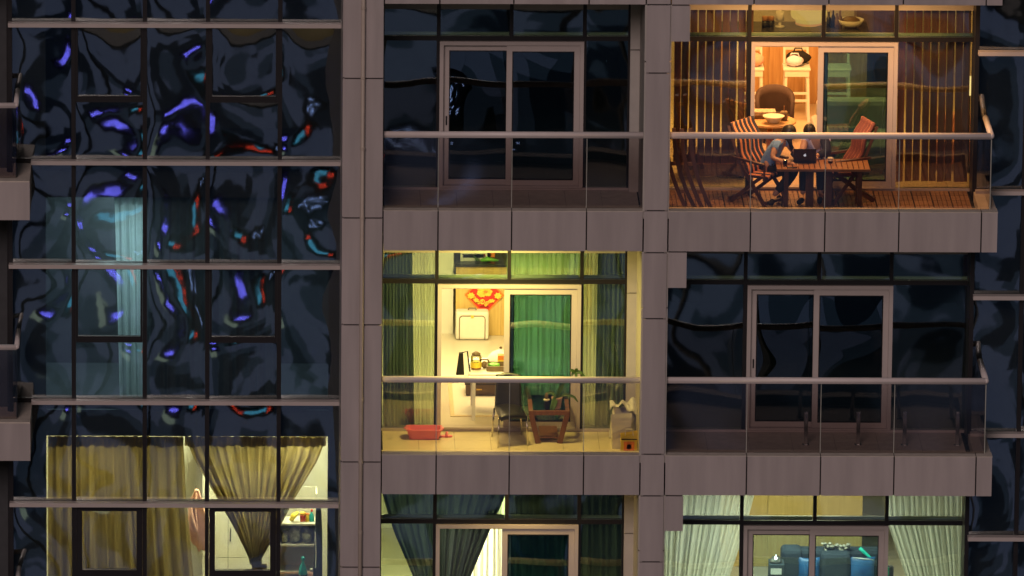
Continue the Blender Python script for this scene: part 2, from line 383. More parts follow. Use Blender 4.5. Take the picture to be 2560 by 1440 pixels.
for k, xs, mm in ((0, XC, 'tileB'), (1, XC, 'slabtop'), (0, XR, 'slabtop'), (-1, XC, 'tileB'), (-1, XR, 'tileB')):
    f = B(xs[0]+.02, xs[-1]-.3*(xs is XR)-.02*(xs is XC), .252, YG-.02, k*H-.018, k*H+.002).build('balcony_floor', 'core', bld)
    nn = 7
    for i in range(nn):
        for j in range(3):
            xx0 = xs[0]+.03; dx = (xs[-1]-.3*(xs is XR)-.03-xx0)/nn; yy = .256; dy = (YG-.03-yy)/3
            B(xx0+i*dx+.002, xx0+(i+1)*dx-.002, yy+j*dy+.002, yy+(j+1)*dy-.002, k*H+.003, k*H+.010).build('floor_tile', mm, f)
# --- railings
def railing(k, xs, side=None, Y=.17, yend=None):
    z = k*H; r = MB(); xe = xs[-1]-(.11 if side else -.01); x0 = xs[0]+.005
    pts = [(x0, Y, z+1.19), (xe, Y, z+1.19)]
    r.box(x0, xe, Y-.028, Y+.028, z+1.145, z+1.185).tube(pts, .043, 12)
    if side:
        r.tube([(xe, Y, z+1.19), (xe, yend, z+1.19)], .043, 12).blob((xe, Y, z+1.19), .044, 12, 8)
    o = r.build('balcony_railing', 'rail', bld, smooth=False)
    for p in o.data.polygons: p.use_smooth = len(p.vertices) == 4 and abs(p.normal.x) < .99
    edges = [x0]+list(xs[1:-1]) + [xe] if not side else [x0]+[x for x in xs[1:-1] if x < xe-.3]+[xe]
    for a, b in zip(edges, edges[1:]):
        B(a+.006, b-.006, Y-.006, Y+.006, z+TOPZ+.008, z+1.15).build('railing_pane', 'gl_rail', o)
    for a in edges[1:-1]: B(a-.005, a+.005, Y-.005, Y+.005, z+TOPZ+.008, z+1.145).build('glass_edge', 'edge', o)
    if side: B(xe-.006, xe+.006, Y+.01, yend, z+TOPZ+.008, z+1.15).build('railing_pane', 'gl_rail', o); B(xe-.004, xe+.009, Y-.008, Y+.006, z+TOPZ+.008, z+1.145).build('glass_edge', 'edge', o)
    return o
for k in (-1, 0, 1):
    railing(k, XC); railing(k, XR, True, yend=YR-.01)
# --- left balconies (stepped back)
XLb = X(76, 500, 1.75)
for k in (-1, 0, 1, 2):
    z = k*H
    o = MB().box(XLb-2.2, XLb-.012, 1.79, 3.2, z+BOTZ+.012, z-.02).box(XLb-2.2, XLb-.012, 1.762, 2.0, z-.02, z+TOPZ-.004).box(XLb-.26, XLb-.012, 2.0, YL+.1, z-.02, z+TOPZ-.004).build('balcony_slab', 'slabtop', bld)
    B(XLb-1.6+G, XLb-G, 1.75, 1.785, z+BOTZ+G, z+TOPZ-.012-G).build('cladding_panel', 'panel', o)
    rl = MB(); xe = X(40, 262, 1.93)
    rl.tube([(xe-2, 1.93, z+1.19), (xe, 1.93, z+1.19)], .036, 12).tube([(xe, 1.93, z+1.19), (xe, YL-.01, z+1.19)], .036, 12).blob((xe, 1.93, z+1.19), .037, 12, 8).box(xe-2, xe, 1.90, 1.96, z+1.15, z+1.185)
    ro = rl.build('balcony_railing', 'rail', bld, smooth=True)
    B(xe-1.6, xe-.004, 1.924, 1.936, z+TOPZ+.004, z+1.15).build('railing_pane', 'gl_rail', ro)
    B(xe-.006, xe+.006, 1.94, YL-.02, z+TOPZ+.004, z+1.15).build('railing_pane', 'gl_rail', ro)

# --- glazing helpers
def pane(par, x0, x1, z0, z1, Y, m, tilt=(0, 0), d=.012):
    cxx, czz = (x0+x1)/2, (z0+z1)/2; hw, hh = (x1-x0)/2, (z1-z0)/2
    me = bpy.data.meshes.new('glass_pane'); b = MB().box(-hw, hw, -d/2, d/2, -hh, hh); me.from_pydata(b.v, [], b.f); me.materials.append(M[m])
    o = bpy.data.objects.new('glass_pane', me); col.objects.link(o); o.parent = par
    po = Vector(ORG[par]); o.location = Vector((cxx, Y, czz))-po; o.rotation_euler = (R(tilt[0]), 0, R(tilt[1])); return o
def frame(m, x0, x1, z0, z1, Y0, Y1, t):
    m.box(x0, x0+t, Y0, Y1, z0, z1).box(x1-t, x1, Y0, Y1, z0, z1).box(x0+t, x1-t, Y0, Y1, z1-t, z1).box(x0+t, x1-t, Y0, Y1, z0, z0+t); return m

# --- left glazed bay: 5 columns, fins, operable lights in columns 2 and 4
BX = [X(p, 500, YL) for p in (26, 184, 362, 519, 699, 856)]
fz = {}
for k in (-2, -1, 0, 1, 2):
    fz[k] = (k*H+.147, k*H+2.172)
mw = .030
cw = MB()
for i, x in enumerate(BX): cw.box(x-mw, x+mw, YL-.03, YL+.10, -6.2, 8.6)
curtain_wall = cw.build('curtain_wall', 'dark', bld)
rows = []
for k in (-2, -1, 0, 1):
    a, b = fz[k]; rows.append((a, b, True, k)); rows.append((b, fz[k+1][0], False, k))
rows.append((fz[2][0], 8.6, True, 2))
for a, b, split, k in rows:
    xl = BX[0]+.0 if not split or k > 9 else X(78, 500, YL)
    fin = B(X(22, 500, YL) if not split else X(78, 500, YL), BX[-1]+.02, YL-.16, YL-.02, a-.028, a+.030).build('ledge_fin', 'alu', curtain_wall)
    B(BX[0]+mw, BX[-1]-mw, YL-.019, YL+.09, a-.034, a+.036).build('rail_bar', 'dark', curtain_wall)
    zmid = a+(b-a)*.445
    for i in range(5):
        x0, x1 = BX[i]+mw, BX[i+1]-mw
        tl = lambda s=1.: (random.uniform(-.2, .2)*s, random.uniform(-.25, .25)*s)
        if split and i in (1, 3):
            fr = MB(); t = .03 if k != -1 else .085
            frame(fr, x0+.002, x1-.002, zmid+.03, b-.037, YL-.026, YL+.06, t)
            fr.box(x0+.002, x1-.002, YL-.022, YL+.08, zmid-.03, zmid+.028)
            win = fr.build('operable_window', 'dark', curtain_wall)
            pane(win, x0+t, x1-t, zmid+.03+t, b-.037-t, YL+.01, 'gl_bay', tl(1.6))
            pane(curtain_wall, x0, x1, a+.036, zmid-.03, YL+.01, 'gl_bay', tl())
        else:
            pane(curtain_wall, x0, x1, a+.036, b-.034, YL+.01, 'gl_bay', tl())
# glazing behind the left balconies
YLB = YL+.45
lw = MB(); xe = BX[0]-mw
for x in (xe-.05, xe-1.2): lw.box(x-.04, x+.04, YLB-.03, YLB+.08, -6.2, 8.6)
lw.box(xe-.02, xe-.002, YL, YLB+.08, -6.2, 8.6)
for k in (-1, 0, 1):
    for zz in (k*H+2.19, k*H+.06, k*H+2.75): lw.box(xe-1.2, xe-.09, YLB-.02, YLB+.06, zz-.03, zz+.03)
lwo = lw.build('balcony_window', 'dark', bld)
for k in (-2, -1, 0, 1):
    for a, b in ((.09, 2.16), (2.22, 2.72), (2.78, 3.59)):
        pane(lwo, xe-1.16, xe-.09, k*H+a, k*H+b, YLB+.02, 'gl_bay', (random.uniform(-1, 1), random.uniform(-1, 1)))
# --- right glazed bay
rx0 = X(2437, 400, YR); RX = [rx0, X(2562, 400, YR), X(2562, 400, YR)+1.0]
rw = MB()
for x in RX: rw.box(x-mw, x+mw, YR-.03, YR+.1, -6.2, 8.6)
rw.box(rx0-mw, rx0-.002, YR+.1, YG+.1, -6.2, 8.6)
rwo = rw.build('curtain_wall', 'dark', bld)
for a, b, split, k in rows:
    a -= .02; b -= .02
    B(rx0+.01, RX[-1], YR-.16, YR-.02, a-.028, a+.030).build('ledge_fin', 'alu', rwo)
    B(rx0+mw, RX[1]-mw, YR-.019, YR+.09, a-.034, a+.036).build('rail_bar', 'dark', rwo)
    for i in range(2): pane(rwo, RX[i]+mw, RX[i+1]-mw, a+.036, b-.034, YR+.01, 'gl_bay', (random.uniform(-1, 1), random.uniform(-1, 1)))
B(rx0, RX[-1], YR+.5, YR+.55, -6.2, 8.6).build('unlit_backing', 'darkroom', bld)  # dark sheet stands in for the unlit room behind the glass

# --- balcony window walls
ZB0, ZB1 = 2.19, 2.255      # transom bar
def window_wall(k, xs, xdoor, mode, stub=None):
    """xs: mullion lines, xdoor: (left, middle, right) of the sliding door; mode open / closed"""
    z = k*H; fr = MB(); hw = .026
    for i, x in enumerate(xs):
        if i in (0,): fr.box(x, x+.03, YG-.02, YG+.08, z+.05, z+2.9)
        elif i == len(xs)-1: fr.box(x-.03, x, YG-.02, YG+.08, z+.05, z+2.9)
        elif i == 2: fr.box(x-hw, x+hw, YG-.02, YG+.08, z+ZB1, z+2.9)
        else: fr.box(x-hw, x+hw, YG-.02, YG+.08, z+.05, z+2.9)
    fr.box(xs[0]+.03, xs[-1]-.03, YG-.018, YG+.078, z+ZB0, z+ZB1)
    o = fr.build('window_wall', 'dark', bld)
    B(xs[0]-.02, xs[-1]+.02, YG-.03, YG+.09, z+.012, z+.048).build('sill', 'alu', o)
    B(xs[0]-.02, xs[-1]+.02, YG-.015, YG+.12, z+2.645, z+3.1).build('header_panel', 'balwall', o)
    for i in range(4):
        pane(o, xs[i]+hw, xs[i+1]-hw, z+ZB1, z+2.645, YG+.02, 'gl_bal', (random.uniform(-.5, .5), random.uniform(-.5, .5)))
        B(xs[i]+hw+.002, xs[i+1]-hw-.002, YG+.09, YG+.13, z+ZB1-.01, z+ZB1+.035).build('inner_ledge', 'white', o)
    for i in (0, 3):
        pane(o, xs[i]+hw, xs[i+1]-hw, z+.05, z+ZB0, YG+.02, 'gl_bal', (random.uniform(-.5, .5), random.uniform(-.4, .4)))
    # sliding door
    dl, dm, dr = xdoor; zt_ = z+2.185
    fm = MB(); t = .055
    fm.box(dl, dl+t, YG-.06, YG+.10, z+.05, zt_).box(dr-t, dr, YG-.06, YG+.10, z+.05, zt_).box(dl+t, dr-t, YG-.06, YG+.10, zt_-t, zt_).box(dl+t, dr-t, YG-.06, YG+.10, z+.05, z+.075)
    fm.box(dl+t, dr-t, YG-.035, YG-.028, zt_-t-.012, zt_-t)
    d = fm.build('sliding_door', 'alu', bld)
    st = .085
    def leaf(a, b, Y, handle):
        lm = MB(); frame(lm, a, b, z+.078, zt_-t-.013, Y-.02, Y+.02, st); lf = lm.build('door_leaf', 'alu', d)
        pane(d, a+st, b-st, z+.078+st, zt_-t-.013-st, Y, 'gl_leaf', (random.uniform(-.4, .4), random.uniform(-.4, .4)))
        gs = MB(); frame(gs, a+st-.006, b-st+.006, z+.078+st-.006, zt_-t-.013-st+.006, Y-.0215, Y-.0205, .014); gs.build('gasket', 'dark', d)
        if handle: B(a+.035, a+.055, Y-.035, Y-.0205, z+.95, z+1.08).build('handle', 'dark', d)
    leaf(dm-.01, dr-t-.002, YG-.01, False)
    if mode == 'closed': leaf(dl+t+.002, dm+.075, YG+.045, True)
    else: leaf(dm+.04, dr-t-.004, YG+.045, False)
    if stub:
        B(xs[-1], stub, YG-.12, YG+.1, z+.012, Z(1585, 728, YG)+z-.008).build('wall_stub', 'balwall', o)
        B(xs[-1], stub, YG-.12, YG+.1, Z(1585, 728, YG)+z+.008, z+3.1).build('wall_stub', 'balwall', o)
    return o
cx_ = [XP1-.0, X(1092, 680, YG), X(1273, 680, YG), X(1455, 680, YG), X(1568, 680, YG)]
cdoor = (X(1094, 800, YG), X(1262, 800, YG), X(1452, 800, YG))
rx_ = [XQ1+.02, X(1874, 70, YG), X(2059, 70, YG), X(2241, 70, YG), X(2441, 70, YG)]
rdoor = (X(1877, 200, YG), X(2046, 200, YG), X(2243, 200, YG))
for k, ml, mr in ((1, 'closed', 'open'), (0, 'open', 'closed'), (-1, 'open', 'closed')):
    window_wall(k, cx_, cdoor, ml, XQ0-.012); window_wall(k, rx_, rdoor, mr)

# --- rooms (shell parts of the building)
def room(k, x0, x1, y0, y1, wall, floor, h=2.95, ceil='white', inset=0):
    z = k*H
    B(x0, x1, y0, y1+.1, z-.03, z+.012).build('room_floor', floor, bld)
    B(x0, x1, y0, y1+.1, z+h, z+h+.05).build('room_ceiling', ceil, bld)
    B(x0, x1, y1, y1+.05, z+.013, z+h-.001).build('room_wall', wall, bld)
    B(x0-.05, x0, y0, y1+.05, z, z+h).build('room_wall', wall, bld)
    B(x1, x1+.05, y0, y1+.05, z, z+h).build('room_wall', wall, bld)
YI = YG+.14
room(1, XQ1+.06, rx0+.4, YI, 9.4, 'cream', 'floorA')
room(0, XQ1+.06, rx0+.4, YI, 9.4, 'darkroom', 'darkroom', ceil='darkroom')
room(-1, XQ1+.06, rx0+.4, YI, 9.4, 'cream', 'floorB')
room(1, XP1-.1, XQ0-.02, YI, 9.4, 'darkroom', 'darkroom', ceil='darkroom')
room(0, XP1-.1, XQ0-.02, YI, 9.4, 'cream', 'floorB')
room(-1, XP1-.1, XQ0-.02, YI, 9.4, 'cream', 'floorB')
# left bay: inner wall with an opening behind the glass, rooms behind
ox0, ox1 = X(116, 1200, YL+.25), X(819, 1200, YL+.25)
for k in (-1, 0, 1):
    z = k*H; zo = Z(400, 1090, YL+.25)-(-H)+z
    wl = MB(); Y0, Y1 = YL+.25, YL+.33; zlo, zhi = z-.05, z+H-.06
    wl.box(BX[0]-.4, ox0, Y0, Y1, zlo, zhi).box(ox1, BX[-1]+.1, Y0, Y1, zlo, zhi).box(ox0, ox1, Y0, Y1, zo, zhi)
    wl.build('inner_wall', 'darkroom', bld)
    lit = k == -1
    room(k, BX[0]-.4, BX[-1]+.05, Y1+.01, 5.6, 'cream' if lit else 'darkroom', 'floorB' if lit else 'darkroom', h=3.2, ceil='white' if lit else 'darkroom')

# =================================================================== LIT ROOMS: LIGHTS
WARM = (1, .47, .14); YEL = (1, .81, .34); LIME = (1, .88, .50)
area('ceiling_or_fill_light', (7.6, 4.6, H+2.9), 1.6, 250, WARM)
area('ceiling_or_fill_light', (8.8, 3.2, H+2.9), .8, 35, WARM)
area('ceiling_or_fill_light', (.75, 3.7, -H+3.1), .5, 45, (1, .97, .60))  # extra fill, added to brighten the shelves at the right end
area('kitchen_fill_light', (8.0, 8.2, H+2.9), .8, 45, WARM)  # extra fill, added to lift the dark kitchen behind the counter
area('balcony_down_or_fill_light', (7.3, .55, H+3.05), .5, 78, (1, .52, .18))
area('balcony_down_or_fill_light', (9.2, .55, H+3.05), .5, 55, (1, .52, .18))
area('ceiling_or_fill_light', (3.2, 4.4, 2.9), 1.6, 275, YEL)
area('balcony_down_or_fill_light', (3.5, .60, 3.05), .5, 150, (1, .80, .20))  # added lamp, stands in for room light spilling onto this balcony
area('ceiling_or_fill_light', (7.8, 4.0, -H+2.9), 1.6, 260, (1, .94, .80))
area('ceiling_or_fill_light', (2.6, 3.6, -H+2.9), .8, 420, (1, .97, .5))
area('balcony_down_or_fill_light', (3.9, 1.2, -H+3.05), .5, 22, (1, .70, .24))
area('ceiling_or_fill_light', (.0, 4.35, -H+3.1), .9, 190, (1, .97, .56))
area('ceiling_or_fill_light', (-2.3, 4.3, -H+3.1), .8, 85, (1, .90, .42))  # extra fill, added to brighten the left end of this room
area('ceiling_or_fill_light', (-1.6, 4.6, 3.1), .8, 120, (.62, .92, 1))

# =================================================================== SETTING ACROSS THE STREET (seen mirrored in the glass)
g = B(-400, 400, -400, 30, GZ-.5, GZ).build('ground', 'asphalt'); g['kind'] = 'structure'
M['tower_wall'] = mat('dark_render', (.03, .03, .035), .8)
M['glow_cool'] = emit('blue_grey_facade_glow', (.29, .36, .62), .235)  # glow added so the facade opposite mirrors as blue-grey patches
M['glow_faint'] = emit('faint_facade_glow', (.20, .32, .60), .030)  # faint glow added to lift the darkest reflections to navy
M['glow_dim'] = emit('dim_facade_glow', (.24, .36, .60), .105)  # middle step of the glow added for the reflections
M['win_warm'] = emit('lit_flat_window', (.70, .88, .72), .42)
M['neon_violet'] = emit('violet_neon', (.16, .15, 1), 8)
M['neon_red'] = emit('red_neon', (1, .07, .03), 3)
M['neon_cyan'] = emit('cyan_screen', (.10, .50, .80), 1.3)
M['neon_white'] = emit('blue_white_neon', (.35, .50, 1), 3.5)
rs = random.Random(21)
YO = -60.
for bi, (xa, xb, top, lab) in enumerate(((-17, -6.6, -3.0, 'dark office block mirrored in panes beside the far left balcony'), (-6, 8.2, -4.2, 'dark office block mirrored in the middle panes of the left glass bay'), (9, 25, -3.4, 'dark office block mirrored in panes right of the right hand balconies'))):
    ob = thing('office_block', ((xa+xb)/2, YO, GZ), lab, 'building', 'buildings across the street')
    B(xa, xb, YO-14, YO-.05, GZ, top).build('wall', 'tower_wall', ob)
    nxw = round((xb-xa)/1.5); pw = (xb-xa)/nxw; nz_ = 14; ph = 1.42
    for i in range(nxw):
        for j in range(nz_):
            xx, zz = xa+(i+.5)*pw, top-.5-(j+.5)*ph
            v = math.sin(xx*.8+1.2*math.sin(zz*.5+bi))+math.sin(zz*.75+1.4*math.sin(xx*.45))+rs.uniform(-.3, .3)
            mm = 'glow_cool' if v > .1 else ('glow_dim' if v > -.55 else 'glow_faint')
            if (abs(xx+3.3) < .76 and abs(zz+14.2) < .72): mm = 'win_warm'
            B(xa+i*pw+.008, xa+(i+1)*pw-.008, YO-.05, YO, zz-ph/2+.008, zz+ph/2-.008).build('window_or_glow_panel', mm, ob)  # glowing panels added for their mirror image; the warm one is a window
def sign(name, lab, mm, build, loc):
    o = thing(name, loc, lab, 'sign', 'lit signs across the street'); m = MB(); build(m, Vector(loc)); m.build('light_tube', mm, o, smooth=False)
    B(loc[0]-1.1, loc[0]+1.1, loc[1]-.22, loc[1]-.15, loc[2]-1., loc[2]+1.).build('backboard', 'tower_wall', o)
def violet(m, c, k=1.):
    for q in range(7):
        x = c.x+(-.8+q*.26)*k; h = rs.uniform(.18, .42)*k
        m.box(x, x+.06*k, c.y-.1, c.y, c.z-h, c.z+h)
        m.box(x+.06*k, x+.26*k, c.y-.1, c.y, c.z+h*(.5 if q % 2 else -.7)-.03*k, c.z+h*(.5 if q % 2 else -.7)+.03*k)
    m.box(c.x-.9*k, c.x+1.0*k, c.y-.1, c.y, c.z-.58*k, c.z-.50*k)
def reds(m, c):
    for q in range(3): m.box(c.x-.3+.08*q, c.x+.3, c.y-.1, c.y, c.z-.3+q*.25, c.z-.24+q*.25)
    m.box(c.x-.42, c.x-.35, c.y-.1, c.y, c.z-.4, c.z+.4)
def cyan(m, c):
    for q in range(4): m.box(c.x-.6+q*.3, c.x-.34+q*.3, c.y-.1, c.y, c.z-.3, c.z+.25)
def swirl(m, c):
    for q in range(9):
        x = c.x+rs.uniform(-.7, .5); z = c.z-.5+q*.12; l = rs.uniform(.1, .45); m.box(x, x+l, c.y-.1, c.y, z, z+.05)
sign('neon_sign', 'violet neon lettering mirrored in a pane of the left glass bay, upper row', 'neon_violet', lambda m, c: violet(m, c, .7), (-3.0, YO+1, -10.1))
sign('neon_sign', 'smaller violet neon lettering mirrored beside the pale blue curtain', 'neon_violet', lambda m, c: violet(m, c, .5), (-3.1, YO+1, -12.5))
sign('neon_sign', 'red neon bar sign mirrored beside the pier', 'neon_red', reds, (1.1, YO+1, -11.6))
sign('lit_screen', 'cyan lit screen mirrored in the left glass bay', 'neon_cyan', cyan, (-.1, YO+1, -11.3))
sign('neon_sign', 'blue white neon bars mirrored in the dark upper balcony window', 'neon_white', swirl, (3.35, YO+1, -10.5))

# =================================================================== CURTAINS
def curtain(name, label, m, Y, rows_, nf, amp, group=None, cat='curtain', header=None, seed=0):
    """rows_: (py, px_left, px_right) from top to bottom, hung at depth Y"""
    r_ = random.Random(seed); ph = r_.uniform(0, 6); js = [r_.uniform(.7, 1.3) for _ in range(40)]
    P = [(at((a+b)/2, y, Y).z, at(a, y, Y).x, at(b, y, Y).x) for y, a, b in rows_]
    def lim(v):
        z = P[0][0]+(P[-1][0]-P[0][0])*v
        for q in range(len(P)-1):
            if P[q][0] >= z >= P[q+1][0]-1e-6:
                t = (P[q][0]-z)/max(1e-6, P[q][0]-P[q+1][0])
                return z, P[q][1]+(P[q+1][1]-P[q][1])*t, P[q][2]+(P[q+1][2]-P[q][2])*t
        return z, P[-1][1], P[-1][2]
    w0 = P[0][2]-P[0][1]
    def fn(u, v):
        z, a, b = lim(v); sq = max(.15, min(1, (b-a)/w0))
        uu = u+.012*math.sin(u*nf*3.1+ph)*(.4+v)
        am = amp*js[int(u*nf) % 40]*(.55+.6*min(1, v*1.5))
        y = Y+am*math.sin(2*math.pi*nf*uu+ph)+.35*am*math.sin(2*math.pi*nf*2.3*uu+ph*2+v)
        return (a+(b-a)*u, y*1., z)
    o = MB().grid(fn, max(24, nf*10), 24)
    c = (at(rows_[0][1], rows_[0][0], Y)+at(rows_[0][2], rows_[0][0], Y))/2
    e = thing(name, (c.x, Y, P[-1][0]), label, cat, group)
    o.build('cloth', m, e, smooth=True)
    if header:
        zt_ = P[0][0]; hd = MB(); n_ = max(3, int((P[0][2]-P[0][1])/.12))
        hd.grid(lambda u, v: (P[0][1]+(P[0][2]-P[0][1])*u, Y-.02+.030*math.sin(u*n_*6.28+math.sin(u*9)*2)*(.4+v), zt_+.005-(.15+.012*math.sin(u*31))*v), n_*10, 3)
        hd.build('pleated_heading', m, e, smooth=True)
    return e
# storey 0 centre flat
YCn = YG+.28
curtain('drape', 'dark green drape bunched at the far left of the yellow lit flat window', 'curtDk', YCn, [(560, 957, 1030), (1085, 957, 1036)], 9, .035, seed=1)
curtain('sheer_curtain', 'pale green sheer curtain between dark drape and open doorway', 'sheerB', YCn+.06, [(560, 1018, 1092), (1085, 1028, 1090)], 9, .03, seed=2)
curtain('sheer_curtain', 'mint green sheer curtain behind the closed leaf of the yellow lit flat', 'sheerG', YCn+.08, [(560, 1268, 1462), (1085, 1264, 1456)], 13, .035, seed=3)
curtain('sheer_curtain', 'narrow pale sheer beside dark drape at right of yellow lit flat', 'sheerB', YCn+.06, [(560, 1455, 1510), (1085, 1452, 1495)], 5, .03, seed=4)
curtain('drape', 'dark green drape at the right end of the yellow lit flat window', 'curtDk', YCn, [(560, 1496, 1585), (1085, 1486, 1580)], 8, .04, seed=5)
# storey -1 centre flat
curtain('tied_curtain', 'charcoal curtain gathered to one side over open lower doorway', 'curtD', YCn, [(1180, 948, 1280), (1245, 958, 1260), (1330, 985, 1222), (1440, 1032, 1176), (1520, 1060, 1150)], 12, .05, seed=6)
curtain('drape', 'dark teal drape closed across right half of lower window', 'curtD', YCn+.04, [(1180, 1268, 1578), (1560, 1266, 1572)], 17, .03, seed=7)
curtain('sheer_curtain', 'grey white sheer lit in the lower doorway gap', 'sheerC', YCn+.5, [(1180, 1160, 1290), (1560, 1150, 1290)], 9, .02, seed=8)
# storey -1 right flat
curtain('sheer_curtain', 'white sheer gathered leftwards in the bottom right flat', 'sheerC', YCn, [(1180, 1655, 1898), (1240, 1655, 1886), (1330, 1655, 1862), (1440, 1655, 1826), (1540, 1655, 1790)], 15, .04, seed=9)
curtain('sheer_curtain', 'white sheer gathered rightwards in the bottom right flat', 'sheerC', YCn, [(1180, 2210, 2412), (1300, 2216, 2412), (1440, 2264, 2412), (1540, 2290, 2412)], 14, .04, seed=10)
# left bay flats
YE = YL+.46
curtain('gold_curtain', 'golden brown curtain hanging straight in the lower left window', 'curtE', YE, [(1091, 120, 458), (1250, 120, 466), (1440, 120, 484), (1560, 120, 490)], 12, .045, header=True, seed=11)
curtain('gold_curtain', 'golden brown curtain pulled into a knot in the lower left window', 'curtE', YE, [(1091, 462, 816), (1150, 486, 795), (1250, 545, 735), (1330, 590, 694), (1395, 622, 655), (1410, 624, 652)], 13, .05, header=True, seed=12)
k_ = MB(); kp = at(640, 1405, YE-.05); k_.blob(kp, (.09, .08, .07), 12, 8, .08); k_.box(kp.x-.06, kp.x+.16, kp.y-.05, kp.y+.05, kp.z-.45, kp.z-.04)
k_.build('knot', 'curtE', bpy.data.objects['gold_curtain.001'], smooth=False)
curtain('cool_curtain', 'narrow pale blue lit curtain in the middle left window', 'sheerL', YE, [(486, 286, 360), (1010, 300, 362)], 4, .04, header=True, seed=13)
curtain('grey_curtain', 'dim grey curtain drawn across the middle left window', 'curtGrey', YE+.05, [(486, 362, 700), (1010, 362, 700)], 12, .03, seed=14)

# =================================================================== RIGHT UPPER FLAT: BLINDS
def blind(label, pxs, Y, z0, z1, ang, drop):
    xs = [X(p, 200, Y) for p in pxs]; e = thing('vertical_blind', (sum(xs)/len(xs), Y, z0), label, 'blind', 'vertical blinds of the orange lit flat')
    B(xs[0]-.06, xs[-1]+.06, Y-.03, Y+.03, z1, z1+.05).build('head_rail', 'white', e)
    for i, x in enumerate(xs):
        a = R(ang+random.uniform(-7, 7)); w_ = .051; zb_ = z0+random.uniform(0, .02)+drop*(i % 2)
        u = Vector((math.cos(a), math.sin(a), 0)); m = MB()
        sw = random.uniform(-.012, .012)
        m.grid(lambda s, v: Vector((x, Y, 0))+u*(s*2-1)*w_+Vector((sw*v, .008*math.sin(s*3.14), z1+(zb_-z1)*v)), 4, 3)
        m.build('slat', 'maroon', e, smooth=True, thick=.002)
YB = YG+.25
blind('maroon vertical blind left of the open orange lit doorway', [1693+p*20.0 for p in range(10)], YB, H+.32, H+2.86, 12, .0)
blind('maroon vertical blind right of the glass door leaf', [2254+p*20.3 for p in range(10)], YB, H+.08, H+2.86, 10, .0)

# =================================================================== KITCHEN COUNTERS
def counter(k, x0, x1, wood, label, hc=1.07):
    z = k*H; e = thing('kitchen_counter', ((x0+x1)/2, YC+.3, z), label, 'counter', 'kitchen counters')
    n = max(3, int((x1-x0)/.55)); dx = (x1-x0)/n
    B(x0+.01, x1-.01, YC+.025, YC+.62, z+.015, z+hc-.01).build('carcass', 'core', e)
    for i in range(n): B(x0+i*dx+.002, x0+(i+1)*dx-.002, YC, YC+.024, z+.015, z+hc).build('front_board', wood, e)
    B(x0-.02, x1+.02, YC-.03, YC+.68, z+hc+.002, z+hc+.042).build('worktop', 'counter', e)
    return e
counter(1, X(1800, 150, YC), X(2168, 150, YC), 'woodA', 'oak fronted kitchen counter behind the white stools')
counter(0, X(1139, 760, YC), X(1480, 760, YC), 'woodB', 'yellow oak fronted kitchen counter with red diamond on it')
counter(-1, X(1800, 1350, YC), X(2155, 1350, YC), 'woodB', 'yellow oak fronted tall kitchen counter behind the dark sofa', 1.5)
def lathe_thing(name, label, cat, loc, prof, m, extra=None, n=16, group=None):
    e = thing(name, loc, label, cat, group); MB().lathe(loc, prof, n).build('body', m, e, smooth=True)
    if extra:
        for nm, pf, mm in extra: MB().lathe(loc, pf, n).build(nm, mm, e, smooth=True)
    return e
zc1 = H+1.113; yk = YC+.3
def on_counter(px, k): return (X(px, 45+(1-k)*609, yk), yk, k*H+1.113)
lathe_thing('storage_jar', 'dark jar with wooden lid on orange flat counter, left of its pair', 'jar', on_counter(1913, 1), [(.045, 0), (.05, .02), (.05, .09), (.04, .1)], 'gadget', [('lid', [(.045, .1), (.048, .15), (.04, .16)], 'teak')])
lathe_thing('storage_jar', 'dark jar with wooden lid on orange flat counter, right of its pair', 'jar', on_counter(1928, 1), [(.045, 0), (.05, .02), (.05, .09), (.04, .1)], 'gadget', [('lid', [(.045, .1), (.048, .15), (.04, .16)], 'teak')])
lathe_thing('paper_roll', 'white paper roll holder on orange flat counter beside the pendant', 'paper roll', on_counter(1950, 1), [(.07, 0), (.07, .015), (.02, .02), (.02, .1), (.06, .1), (.06, .24), (.015, .24), (.015, .28)], 'white')
for i, (px, h, r) in enumerate(((2072, .22, .035), (2083, .26, .03), (2092, .2, .04), (2100, .24, .035))):
    lathe_thing('bottle', ('slim dark bottle nearest the pendant lamp on oak counter', 'tall dark bottle second from pendant lamp on oak counter', 'stout brown bottle third from pendant lamp on oak counter', 'brown bottle beside the white bowl on oak counter')[i], 'bottle', on_counter(px, 1), [(r, 0), (r, h*.6), (r*.4, h*.75), (r*.4, h), (r*.45, h+.01)], ('gadget', 'gadget', 'brown', 'brown')[i], n=10, group='bottles on the counter')
lathe_thing('fruit_bowl', 'white bowl holding something brown on the oak counter', 'bowl', on_counter(2127, 1), [(.08, 0), (.16, .05), (.2, .12), (.185, .12), (.14, .06)], 'white', [('fruit', [(.13, .07), (.14, .11), (.08, .15), (.02, .16)], 'brown')])
fr = thing('tall_cupboard', (X(2190, 50, 8.6), 8.6, H), 'brown tall cupboard at the right end of the orange lit kitchen', 'cupboard')
xf = X(2190, 50, 8.6); B(xf-.3, xf+.3, 8.4, 9.0, H+.015, H+2.2).build('carcass', 'brown', fr); B(xf-.05, xf+.28, 8.37, 8.398, H+.05, H+2.15).build('door', 'teakdark', fr)
